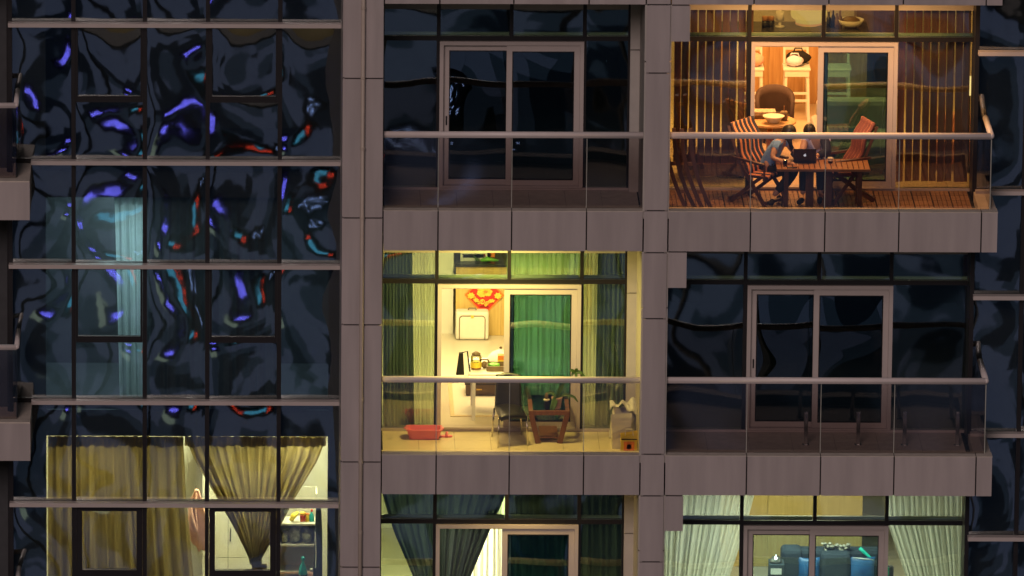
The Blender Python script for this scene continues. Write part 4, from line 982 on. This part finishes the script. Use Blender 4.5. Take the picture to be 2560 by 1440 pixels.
# white suitcase
sp = at(1180, 862, YC-.25); sx_ = sp.x; e = thing('suitcase', (sx_, YC-.2, .013), 'white suitcase with brown piping standing against the counter', 'suitcase')
B(sx_-.245, sx_+.245, YC-.30, YC-.06, .02, .45).build('shell', 'white', e, bevel=.035)
arc = [(sx_-.19, YC-.303, .03)]+[(sx_-.19+.05*(1-math.cos(a)), YC-.303, .34+.05*math.sin(a)) for a in (q*math.pi/12 for q in range(7))]+[(sx_+.14+.05*math.sin(a), YC-.303, .34+.05*math.cos(a)) for a in (q*math.pi/12 for q in range(7))]+[(sx_+.19, YC-.303, .03)]
MB().tube(arc, .007, 6).build('piping', 'brown', e); 
MB().tube([(sx_-.06, YC-.18, .45), (sx_-.05, YC-.18, .48), (sx_+.05, YC-.18, .48), (sx_+.06, YC-.18, .45)], .01, 6).build('handle', 'brown', e)
B(sx_-.02, sx_+.02, YC-.312, YC-.302, .36, .40).build('zip_tab', 'gold', e)
for q in (-.2, .2): B(sx_+q-.02, sx_+q+.02, YC-.2, YC-.14, .012, .03).build('wheel', 'dark', e)
# white dining table with things
tY0 = atz(1170, 935, .72).y; tx0 = atz(1172, 935, .72).x
e = thing('white_table', (tx0+.7, tY0+.5, .013), 'white dining table inside the yellow lit doorway', 'table')
B(tx0, tx0+1.4, tY0, tY0+.95, .66, .72).build('tabletop', 'white', e, bevel=.008)
for a in (tx0+.05, tx0+1.3):
    for b in (tY0+.05, tY0+.85): B(a, a+.05, b, b+.05, .013, .66).build('leg', 'white', e)
tb = .721
jx = atz(1190, 922, tb); e = thing('biscuit_jar', (jx.x, jx.y, tb), 'glass jar with yellow label and dark lid on white table', 'jar'); c = jx
MB().lathe((c.x, c.y, tb), [(.075, 0), (.08, .02), (.08, .17), (.065, .2)], 20).build('jar', 'gl_clear', e, smooth=True)
MB().lathe((c.x, c.y, tb), [(.0815, .03), (.0815, .11)], 20).build('label', 'yellow', e); MB().lathe((c.x, c.y, tb+.2), [(.06, 0), (.062, .03), (.03, .05), (.02, .06)], 16).build('lid', 'brown', e, smooth=True)
MB().lathe((c.x, c.y, tb+.004), [(.07, 0), (.072, .1)], 16).build('biscuits', 'orange', e)
bag('brown_bottle_bag', 'small dark pouch beside the biscuit jar on white table', (c.x+.12, c.y+.02, tb), 'brown', dims=(.045, .04, .055), cat='pouch')
bk = atz(1240, 922, tb); e = thing('serving_tray', (bk.x+.1, bk.y, tb), 'brown serving tray with green and white food on white table', 'tray')
frx = MB(); frx.box(bk.x-.14, bk.x+.4, bk.y-.15, bk.y+.15, tb, tb+.012).box(bk.x-.14, bk.x+.4, bk.y-.15, bk.y-.13, tb+.012, tb+.07).box(bk.x-.14, bk.x+.4, bk.y+.13, bk.y+.15, tb+.012, tb+.07).box(bk.x-.14, bk.x-.12, bk.y-.13, bk.y+.13, tb+.012, tb+.07); frx.build('tray', 'brown', e)
MB().blob((bk.x-.03, bk.y, tb+.06), (.09, .09, .03), 12, 8, .12).build('greens', 'green', e)
e = thing('red_carton', (bk.x+.1, bk.y+.22, tb), 'orange red carton behind the tray on white table', 'carton'); B(bk.x+.03, bk.x+.2, bk.y+.17, bk.y+.29, tb, tb+.15).build('box', 'orange', e); B(bk.x+.028, bk.x+.202, bk.y+.168, bk.y+.292, tb+.06, tb+.085).build('band', 'yellow', e)
e = thing('food_cover', (bk.x+.1, bk.y+.45, tb), 'white domed food cover at the back of white table', 'food cover'); MB().lathe((bk.x+.08, bk.y+.48, tb), [(.2, 0), (.19, .05), (.13, .12), (.04, .16), (.02, .18)], 24).build('dome', 'white', e, smooth=True); MB().blob((bk.x+.08, bk.y+.48, tb+.19), .022, 8, 6).build('knob', 'brown', e)
e = thing('black_satchel', (tx0-.08, tY0+.1, .3), 'black satchel hanging off the left end of the white table', 'bag')
q0 = at(1140, 938, tY0+.1); q1 = at(1161, 938, tY0+.1); q2 = at(1158, 885, tY0+.1); q3 = at(1148, 883, tY0+.1)
MB().prism([q0, q1, q2, q3], (0, .08, 0)).build('body', 'blackcloth', e, bevel=.01); MB().tube([q3+Vector((.02, .04, -.01)), q2+Vector((.06, .04, .03)), (tx0+.02, tY0+.12, .725)], .012, 6).build('strap', 'blackcloth', e)
db = atz(1165, 990, .02); e = thing('storage_bench', (db.x+.4, db.y+.2, .013), 'dark brown storage bench under the white table', 'bench')
B(db.x, db.x+.9, db.y, db.y+.4, .02, .19).build('box', 'brown', e); B(db.x-.02, db.x+.92, db.y-.02, db.y+.42, .191, .215).build('lid', 'counter', e)
for q in (.15, .5): B(db.x+q, db.x+q+.08, db.y-.012, db.y-.001, .11, .13).build('handle', 'gold', e)
rg0, rg1 = atz(1126, 1042, .014), atz(1290, 952, .014); e = thing('rug', ((rg0.x+rg1.x)/2, (rg0.y+rg1.y)/2, .013), 'pale beige rug on the floor of the yellow lit flat', 'rug')
M['rug'] = mat('beige_rug', (.60, .48, .30), .95, var=.15, scale=25)
B(rg0.x, rg1.x, rg0.y, rg1.y, .0135, .024).build('pile', 'rug', e); B(rg0.x+.06, rg1.x-.06, rg0.y+.06, rg1.y-.06, .0242, .027).build('border_inset', 'cream', e)

# ------------------------------------------------------------------ balcony of the yellow flat
Z0 = .012
f1, f2, r1, r2 = atz(1245, 1120, Z0), atz(1319, 1114, Z0), atz(1230, 1092, Z0), atz(1304, 1087, Z0)
e = thing('black_chair', ((f1+r2)/2), 'black leather chair with chrome legs on the yellow lit balcony', 'chair'); ctr = (f1+f2+r1+r2)/4
zs_ = .45
for q in (f1, f2): MB().tube([q, Vector((q.x*.94+ctr.x*.06, q.y+.02, zs_))], [.012, .015], 8).build('leg', 'chrome', e, smooth=True)
for q in (r1, r2): MB().tube([q, Vector((q.x*.9+ctr.x*.1, q.y-.04, zs_))], [.012, .015], 8).build('leg', 'chrome', e, smooth=True)
ax = (f2-f1).normalized()*.2; fy = (f1+f2)/2; ry = (r1+r2)/2
def seatf(u, v):
    c = fy.lerp(ry, v); return Vector((c.x+ax.x*(u*2-1)*(1.05-.08*v), c.y+ax.y*(u*2-1), zs_+.045*math.sin(math.pi*min(1, max(0, u)))**.4*(1-.3*(1-v)**4)))
MB().grid(seatf, 12, 10).build('seat', 'black', e, smooth=True, thick=.06)
xb0, xb1 = X(1238, 980, ry.y), X(1303, 980, ry.y); bt = Z(1270, 937, ry.y+.05)
def backf(u, v): return Vector((xb0+(xb1-xb0)*u+(.5-u)*.03*v, ry.y-.06+.10*v+.02*math.cos((u-.5)*3.), zs_+(bt-zs_)*v+.03*math.sin(math.pi*u)*(v > .9)))
MB().grid(backf, 12, 12).build('backrest', 'black', e, smooth=True, thick=.05)
# walnut side table
zt3 = .46
a0, a1, b0_, b1_ = atz(1322, 1032, zt3), atz(1424, 1032, zt3), atz(1318, 992, zt3), atz(1420, 992, zt3)
e = thing('side_table', ((a0.x+a1.x)/2, (a0.y+b0_.y)/2, Z0), 'walnut side table with slanted legs and glass top', 'table')
m = MB(); m.bar(a0, a1, .05, .06).bar(b0_, b1_, .05, .05).bar(a0+Vector((.03, .026, 0)), b0_+Vector((.03, -.026, 0)), .06, .05).bar(a1+Vector((-.03, .026, 0)), b1_+Vector((-.03, -.026, 0)), .06, .05); m.build('top_frame', 'walnut', e)
B(a0.x+.06, a1.x-.06, a0.y+.03, b0_.y-.03, zt3+.005, zt3+.013).build('glass_top', 'gl_clear', e)
for q, sgn in ((a0, 1), (a1, -1), (b0_, 1), (b1_, -1)):
    MB().bar(q+Vector((sgn*.035, .0, -.03)), Vector((q.x+sgn*.14, q.y, Z0)), .075, .05, side=(0, 1, 0)).build('leg', 'walnut', e)
B(a0.x+.16, a1.x-.16, a0.y+.05, b0_.y-.05, Z0+.06, Z0+.085).build('shelf', 'walnut', e)
pp = atz(1392, 1022, zt3+.014); e = thing('orchid', (pp.x, pp.y, zt3+.014), 'potted orchid with long arching stem on the side table', 'plant')
MB().lathe((pp.x, pp.y, zt3+.014), [(.05, 0), (.055, .01), (.075, .15), (.08, .155), (.08, .175), (.07, .175), (.065, .15)], 18).build('pot', 'terra', e, smooth=False)
zp = zt3+.18
def leafm(pts, w_):
    m = MB(); pts = [Vector(p) for p in pts]; n_ = len(pts)-1
    def fn(u, v):
        i = min(n_-1, int(v*n_)); t = v*n_-i; c = pts[i].lerp(pts[i+1], t); d = (pts[i+1]-pts[i]).normalized(); s = d.cross(Vector((.2, -1, .3))).normalized()
        ww = w_*math.sin(math.pi*(.06+.92*v))**.7; return c+s*(u-.5)*2*ww+Vector((0, -abs(u-.5)*.03, 0))
    return m.grid(fn, 4, 10)
b = Vector((pp.x, pp.y, zp))
leafm([b, b+Vector((-.02, -.08, .02)), b+Vector((-.06, -.14, -.10)), b+Vector((-.09, -.15, -.20))], .045).build('leaf', 'leaf', e, smooth=True, thick=.003)
leafm([b, b+Vector((.12, -.03, .06)), b+Vector((.24, -.04, .03)), b+Vector((.30, -.05, -.05))], .018).build('leaf', 'leaf', e, smooth=True, thick=.003)
leafm([b, b+Vector((.05, .0, .14)), b+Vector((.10, .0, .22))], .03).build('leaf', 'leaf', e, smooth=True, thick=.003)
leafm([b, b+Vector((-.08, .03, .08)), b+Vector((-.16, .04, .05))], .022).build('leaf', 'leaf', e, smooth=True, thick=.003)
tp_ = at(1438, 930, pp.y); st_ = [b, b+Vector((.05, 0, .12)), b.lerp(tp_, .6)+Vector((-.01, 0, .02)), tp_]
MB().tube(st_, [.008, .007, .006, .004], 6).build('stem', 'leaf', e, smooth=True)
for dx_, dz_, l_ in ((.14, -.06, 1), (-.08, .03, 1), (.03, .06, 1), (.10, -.02, 1), (-.05, -.05, 1), (.02, -.09, 1)):
    leafm([tp_, tp_+Vector((dx_*.5, -.01, dz_*.3+.02)), tp_+Vector((dx_, -.02, dz_))], .022).build('petal', 'leaf', e, smooth=True, thick=.003)
fp = atz(1366, 1025, zt3+.014); lathe_thing('dark_bottle', 'small dark bottle with pale collar on the side table', 'bottle', (fp.x, fp.y, zt3+.014), [(.035, 0), (.04, .02), (.04, .1), (.022, .14), (.02, .16)], 'gadget', [('collar', [(.028, .135), (.045, .15), (.045, .16), (.02, .165)], 'paper'), ('stopper', [(.018, .165), (.028, .2), (.02, .235), (.004, .26)], 'brown')])
# pink basin and slipper
q0, q1 = atz(1019, 1100, Z0), atz(1102, 1100, Z0); bxc = (q0.x+q1.x)/2; e = thing('plastic_basin', (bxc, q0.y+.1, Z0), 'pink oblong plastic basin on the yellow lit balcony floor', 'basin')
def rrect(w_, d_, z, n=6, r=.05):
    o = []
    for sx, sy, a0 in ((1, 1, 0), (-1, 1, 90), (-1, -1, 180), (1, -1, 270)):
        for q in range(n+1): a = R(a0+90*q/n); o.append((bxc+sx*(w_-r)+r*math.cos(a), q0.y+.13+sy*(d_-r)+r*math.sin(a), z))
    return o
m = MB(); rings = [rrect(.21, .11, Z0), rrect(.245, .14, Z0+.13), rrect(.262, .155, Z0+.135), rrect(.262, .155, Z0+.15), rrect(.235, .13, Z0+.15), rrect(.20, .10, Z0+.02)]
for r_ in rings: m.v += r_
L_ = len(rings[0])
for j in range(len(rings)-1):
    for k in range(L_): m.f.append((j*L_+k, j*L_+(k+1) % L_, (j+1)*L_+(k+1) % L_, (j+1)*L_+k))
m.f.append(tuple(range(L_))[::-1]); m.f.append(tuple((len(rings)-1)*L_+k for k in range(L_))); m.build('tub', 'pink', e, smooth=False)
for sx in (-1, 1): B(bxc+sx*.262-.0, bxc+sx*.285, q0.y+.09, q0.y+.17, Z0+.136, Z0+.149).build('grip', 'pink', e)
s0 = atz(1112, 1092, Z0); e = thing('slipper', (s0.x, s0.y, Z0), 'pink slipper beside the plastic basin', 'slipper')
MB().prism([(s0.x+.11*math.cos(a), s0.y+.045*math.sin(a)*(1+.2*math.cos(a)), Z0) for a in (q*math.pi/8 for q in range(16))], (0, 0, .022)).build('sole', 'pink', e)
MB().tube([(s0.x+.02, s0.y-.045, Z0+.02), (s0.x+.03, s0.y, Z0+.065), (s0.x+.02, s0.y+.045, Z0+.02)], .018, 8).build('strap', 'pink', e, smooth=True)
# bags in the corner
def carrier(label, px, py, w_, d_, h_, m, flare, band=None, handles=True, Ysh=0):
    c = atz(px, py, Z0); c.y += Ysh; e = thing('carrier_bag', (c.x, c.y, Z0), label, 'bag', 'bags in the balcony corner')
    mb = MB(); lo = [(-w_, -d_), (w_, -d_), (w_, d_), (-w_, d_)]
    for j in range(5):
        t = j/4; f_ = 1+flare*t
        for a, b in lo: mb.v.append((c.x+a*f_+random.uniform(-.008, .008), c.y+b*(1+flare*.5*t)+random.uniform(-.008, .008), Z0+h_*t+(random.uniform(-.02, .02) if j == 4 else 0)))
    for j in range(4):
        for k in range(4): mb.f.append((j*4+k, j*4+(k+1) % 4, (j+1)*4+(k+1) % 4, (j+1)*4+k))
    mb.f.append((3, 2, 1, 0)); mb.build('sack', m, e, thick=.003)
    if handles:
        mb = MB(); z_ = Z0+h_; mb.tube([(c.x-w_*.5, c.y-d_*1.05, z_-.02), (c.x-w_*.4, c.y-d_, z_+.07), (c.x+w_*.4, c.y-d_, z_+.07), (c.x+w_*.5, c.y-d_*1.05, z_-.02)], .007, 6); mb.build('handle', 'paper', e)
    if band:
        for z0_, z1_, w2, mm in band: B(c.x-w2, c.x+w2, c.y-d_*(1+flare*.3)-.012, c.y-d_*(1+flare*.3)-.006, Z0+z0_, Z0+z1_).build('print', mm, e)
    return e
carrier('tall cream paper bag standing in the balcony corner', 1552, 1118, .12, .09, .46, 'paper', .25, handles=False)
carrier('yellow printed carrier bag with handle, frontmost in the corner', 1572, 1128, .115, .06, .27, 'yellow', .06, [(.02, .16, .075, 'orange'), (.05, .12, .03, 'yellow'), (.185, .20, .112, 'gadget')])
c = atz(1548, 1104, Z0); e = thing('plastic_sack', (c.x, c.y+.1, Z0), 'crumpled white plastic sack slumped behind the cream bag', 'sack')
def sack(u, v):
    a = 2*math.pi*u; rr_ = (.13+.05*math.sin(v*3.)-.05*v)*(1+.10*math.sin(3*a+4*v)+.08*math.sin(7*a-9*v)+.05*math.sin(13*a+21*v))
    return Vector((c.x+.03+rr_*1.15*math.cos(a)+.05*v*math.sin(3*v), c.y+.16+rr_*.7*math.sin(a), Z0+.47*v+.05*math.sin(2*a+.7)*v*v+.02*math.sin(5*a)*v))
MB().grid(sack, 40, 14).build('body', 'plastic', e, smooth=True, thick=.004)
MB().grid(lambda u, v: Vector((c.x-.14+.40*u, c.y+.02+.22*v, Z0+.50+.05*math.sin(u*5+v*3)+.07*v+.03*math.sin(u*17)-.10*abs(u-.45))), 20, 8).build('loose_flap', 'plastic', e, smooth=True, thick=.004)

# =================================================================== DARK RIGHT BALCONY (storey 0): four short steel posts
for i, px in enumerate((2015, 2146, 2262, 2394)):
    c = atz(px, 1100, Z0); c.y = 1.05; c.x = X(px, 1060, 1.05)
    zt_ = Z(px, 1031, 1.05)
    e = thing('steel_post', (c.x, c.y, Z0), ('short steel post on dark balcony, first from the pier', 'short steel post on dark balcony, second from the pier', 'short steel post on dark balcony, third from the pier', 'short steel post on dark balcony, farthest from the pier')[i], 'post', 'steel posts on the dark balcony')
    B(c.x-.028, c.x+.028, c.y-.02, c.y+.02, Z0, zt_).build('shaft', 'steel', e, bevel=.006); B(c.x-.034, c.x+.034, c.y-.026, c.y+.026, zt_, zt_+.012).build('cap', 'steel', e); B(c.x-.05, c.x+.05, c.y-.05, c.y+.05, Z0, Z0+.008).build('foot_plate', 'steel', e)

# =================================================================== BOTTOM RIGHT FLAT (storey -1)
ZC = -H+.013; YS = 5.0
xa, xb = X(1953, 1400, YS), X(2216, 1400, YS); zt_ = Z(2000, 1372, YS)
e = thing('dark_sofa', ((xa+xb)/2, YS, ZC), 'slate blue sofa inside the bottom right flat', 'sofa')
B(xa+.02, xb, YS+.15, YS+.42, ZC+.05, zt_-.06).build('backrest', 'slate', e, bevel=.06)
B(xa+.02, xb, YS-.55, YS+.14, ZC+.05, ZC+.42).build('seat', 'slate', e, bevel=.04)
B(xa, X(2005, 1400, YS), YS-.05, YS+.30, ZC+.43, zt_).build('back_cushion', 'slate', e, bevel=.06)
B(X(2052, 1400, YS), X(2127, 1400, YS), YS-.12, YS+.15, ZC+.43, Z(2090, 1380, YS)).build('back_cushion', 'slate', e, bevel=.06)
for x in (xa+.08, xb-.12): B(x, x+.05, YS-.4, YS-.35, ZC, ZC+.05).build('foot', 'dark', e)
def cushion(label, pl, pr2, ptop, Y):
    x0, x1 = X(pl, 1410, Y), X(pr2, 1410, Y); zt4 = Z((pl+pr2)/2, ptop, Y); zb4 = ZC+.43; e = thing('satin_cushion', ((x0+x1)/2, Y, zb4), label, 'cushion', 'blue satin cushions')
    cx, cz, hw, hh = (x0+x1)/2, (zb4+zt4)/2, (x1-x0)/2, (zt4-zb4)/2
    for nm, sg in (('front', -1), ('back', 1)):
        MB().grid(lambda u, v: Vector((cx+hw*(2*u-1)*(1-.06*math.sin(math.pi*v)), Y+.06*(v)+sg*.07*(math.sin(math.pi*u)*math.sin(math.pi*v))**.5, cz-hh+2*hh*v-.02*math.sin(math.pi*u)*(v > .95))), 14, 14).build(nm, 'teal', e, smooth=True)
cushion('blue satin cushion on sofa split by the door stile', 1996, 2050, 1395, YS-.10)
cushion('blue satin cushion on sofa nearest the right stile, ribbon above', 2126, 2188, 1394, YS-.14)
rp = [at(2149, 1370, YS), at(2160, 1380, YS-.02), at(2172, 1391, YS-.05), at(2184, 1400, YS-.1)]
e = thing('ribbon', rp[-1], 'bright teal ribbon draped over the sofa back', 'ribbon')
MB().tube(rp, [.028, .03, .022, .012], 8).build('band', 'tealrib', e, smooth=True); MB().tube([at(2184, 1400, YS-.1), at(2160, 1397, YS-.12), at(2132, 1394, YS-.1)], [.01, .012, .006], 6).build('tail', 'cream', e, smooth=True)
e = thing('fleece_throw', at(2090, 1372, YS+.2), 'fluffy cream and brown throw heaped on the sofa back', 'throw')
m = MB()
for q in range(9):
    pass
for q in range(46):
    c = at(random.uniform(2058, 2122), random.uniform(1364, 1384)-6*math.exp(-((q % 9)-1)**2), YS+random.uniform(.12, .3)); m.blob(c, (random.uniform(.015, .045), .03, random.uniform(.012, .03)), 7, 5, .3)
m.build('pile', 'plush', e, smooth=True)
cxb = at(1939, 1425, YS-.2); e = thing('side_cabinet', (cxb.x, YS-.2, ZC), 'grey side cabinet left of the dark sofa', 'cabinet'); ztc = Z(1939, 1413, YS-.35)
B(cxb.x-.10, cxb.x+.12, YS-.35, YS, ZC, ztc).build('carcass', 'slate', e); B(cxb.x-.08, cxb.x+.08, YS-.362, YS-.351, ztc-.14, ztc-.05).build('drawer_front', 'cream', e)
lathe_thing('kettle', 'small silver domed kettle on the side cabinet', 'kettle', (cxb.x, YS-.2, ztc+.001), [(.07, 0), (.085, .02), (.08, .05), (.05, .09), (.015, .10), (.012, .12)], 'steel', [('rim', [(.088, .0), (.09, .015)], 'gadget')], n=18)
xk = X(2222, 1425, 3.2); e = thing('office_chair', (xk, 3.2, ZC), 'dark chair back with teal edge beside right hand sheer', 'chair')
zk = Z(2222, 1413, 3.2); B(xk-.10, xk+.07, 3.15, 3.22, ZC+.5, zk).build('backrest', 'slate', e, bevel=.03); B(xk-.2, xk+.2, 2.75, 3.14, ZC+.42, ZC+.49).build('seat', 'slate', e, bevel=.02); B(xk-.03, xk+.03, 2.9, 2.96, ZC+.05, ZC+.42).build('column', 'dark', e); MB().lathe((xk, 2.93, ZC), [(.22, 0), (.22, .03), (.04, .05)], 5).build('base', 'dark', e); B(xk-.06, xk-.0, 3.13, 3.149, zk-.14, zk-.02).build('tag', 'tealrib', e)

# =================================================================== BOTTOM LEFT FLAT (storey -1, left bay)
ZE = -H+.013
x0, x1 = X(505, 1400, 5.0), X(700, 1400, 5.0)
e = thing('wardrobe', ((x0+x1)/2, 5.2, ZE), 'pale panelled wardrobe behind the knotted gold curtain', 'wardrobe')
B(x0, x1, 5.05, 5.5, ZE, ZE+2.4).build('carcass', 'core', e); nd = 3; dx = (x1-x0)/nd
for i in range(nd):
    d = B(x0+i*dx+.003, x0+(i+1)*dx-.003, 5.02, 5.048, ZE+.75, ZE+2.4).build('door', 'cream', e); B(x0+i*dx+.03, x0+i*dx+.045, 5.0, 5.019, ZE+1.0, ZE+1.2).build('handle', 'chrome', d)
    B(x0+i*dx+.003, x0+(i+1)*dx-.003, 5.02, 5.048, ZE+.02, ZE+.742).build('drawer', 'cream', e)
# pink robe
jq = [(487, 1226), (496, 1226), (506, 1252), (514, 1292), (513, 1345), (513, 1380), (503, 1374), (498, 1382), (490, 1366), (483, 1362), (476, 1350), (471, 1296), (474, 1252), (482, 1240)]
e = thing('pink_robe', at(491, 1380, 4.1), 'pink robe hanging beside the straight gold curtain', 'robe')
MB().prism([at(a, b, 4.1) for a, b in jq], (0, .10, 0)).build('body', 'pinkcloth', e, bevel=.012)
MB().tube([at(491, 1232, 4.07), at(487, 1275, 4.05), at(492, 1320, 4.06), at(494, 1366, 4.07)], [.012, .02, .016, .01], 8).build('lapel', 'pinkcloth', e, smooth=True)
MB().tube([at(476, 1262, 4.07), at(479, 1300, 4.05), at(488, 1330, 4.04)], [.04, .05, .04], 8).build('sleeve', 'pinkcloth', e, smooth=True)
MB().tube([at(488, 1226, 4.16), at(488, 1218, 4.16), at(491, 1214, 4.16)], .006, 6).build('hook', 'chrome', e)
# shelf unit
xs0, xs1 = X(690, 1360, 4.2), X(788, 1360, 4.2)
e = thing('shelf_unit', ((xs0+xs1)/2, 4.3, ZE), 'pale shelf unit crowded with things in the lower left window', 'shelf')
zsh = [Z(740, y, 4.0) for y in (1309, 1362, 1430)]
for zz in zsh+[ZE+.05]: B(xs0, xs1, 4.0, 4.4, zz-.03, zz).build('board', 'cream', e)
B(xs0-.025, xs0-.001, 4.0, 4.42, ZE, zsh[0]+.45).build('side', 'cream', e); B(xs1+.001, xs1+.025, 4.0, 4.42, ZE, zsh[0]+.45).build('side', 'cream', e); B(xs0, xs1, 4.401, 4.42, ZE, zsh[0]+.45).build('back', 'cream', e)
def sh(px, i): return (X(px, 1340, 4.12), 4.12, zsh[i]+.001)
c = Vector(sh(736, 0)); e = thing('bananas', c, 'bunch of yellow bananas on the top shelf', 'bananas')
for q in range(4): MB().tube([c+Vector((-.07+q*.012, -.02*q, .02)), c+Vector((-.03+q*.015, -.02*q, .10)), c+Vector((.04+q*.008, -.015*q, .15))], [.012, .022, .008], 8).build('banana', 'yellow', e, smooth=True)
lathe_thing('spread_jar', 'brown jar with pale lid on the top shelf', 'jar', sh(757, 0), [(.04, 0), (.045, .01), (.045, .09), (.04, .1)], 'dred', [('lid', [(.042, .1), (.042, .14), (.03, .145)], 'gold')])
lathe_thing('yellow_tin', 'small yellow tin between brown jar and teal box', 'tin', sh(768, 0), [(.03, 0), (.03, .1), (.025, .105)], 'yellow', [('lid', [(.031, .105), (.031, .12)], 'orange')])
e = thing('teal_box', sh(779, 0), 'small teal bottle at the right of the top shelf', 'bottle'); c = Vector(e.location); MB().lathe(c, [(.035, 0), (.04, .02), (.035, .09), (.015, .13), (.014, .15)], 12).build('body', 'tealbottle', e, smooth=True); MB().lathe(c+Vector((0, 0, .15)), [(.016, 0), (.016, .03)], 10).build('cap', 'red', e)
for i, (px, dims, lab) in enumerate(((712, (.06, .08, .08), 'small wrapped grey bundle at left of the middle shelf'), (737, (.10, .1, .12), 'large wrapped grey bundle in the middle shelf'), (765, (.09, .1, .10), 'wrapped grey bundle at right of the middle shelf'))):
    bag('wrapped_bundle', lab, sh(px, 1), 'wrap', 'bundle', dims)
lathe_thing('spray_bottle', 'teal spray bottle standing in front of the shelf unit', 'bottle', (X(757, 1430, 3.85), 3.85, Z(757, 1440, 3.85)-.1), [(.06, 0), (.065, .02), (.065, .16), (.05, .24), (.022, .29), (.02, .33)], 'tealbottle', [('trigger', [(.018, .33), (.03, .34), (.03, .38), (.01, .40)], 'tealbottle'), ('label', [(.067, .05), (.067, .13)], 'gadget')])
ck = (X(757, 1430, 3.85), 3.85, Z(757, 1440, 3.85)-.1)
e = thing('window_table', (ck[0], 3.95, ZE), 'orange topped low table under the shelf unit', 'table'); zt5 = ck[2]-.001
B(X(690, 1430, 3.9), X(800, 1430, 3.9), 3.7, 3.99, zt5-.04, zt5).build('tabletop', 'orange', e)
for x in (X(694, 1430, 3.9), X(794, 1430, 3.9)): B(x-.02, x+.02, 3.72, 3.76, ZE, zt5-.041).build('leg', 'white', e)
e = thing('toiletry_pot', (X(779, 1430, 3.85), 3.85, zt5+.001), 'peach coloured toiletry pot beside the spray bottle', 'pot'); c = Vector(e.location); MB().lathe(c, [(.045, 0), (.05, .02), (.05, .14), (.03, .17)], 14).build('body', 'pinkcloth', e, smooth=True); MB().lathe(c+Vector((0, 0, .17)), [(.03, 0), (.03, .04)], 12).build('cap', 'cream', e)
q_ = [(790, 1270), (803, 1268), (806, 1330), (806, 1440), (803, 1500), (782, 1500), (783, 1430), (787, 1330)]
e = thing('navy_coat', at(792, 1500, 3.75), 'navy coat hanging at the right edge of the lower left window', 'coat')
MB().prism([at(a, b, 3.75) for a, b in q_], (0, .10, 0)).build('body', 'navy', e, bevel=.025); MB().tube([at(788, 1330, 3.74), at(790, 1380, 3.73), at(789, 1420, 3.73)], .008, 6).build('white_trim', 'white', e)
MB().tube([at(795, 1268, 3.8), at(795, 1255, 3.8), at(799, 1250, 3.8)], .006, 6).build('hanger_hook', 'chrome', e)
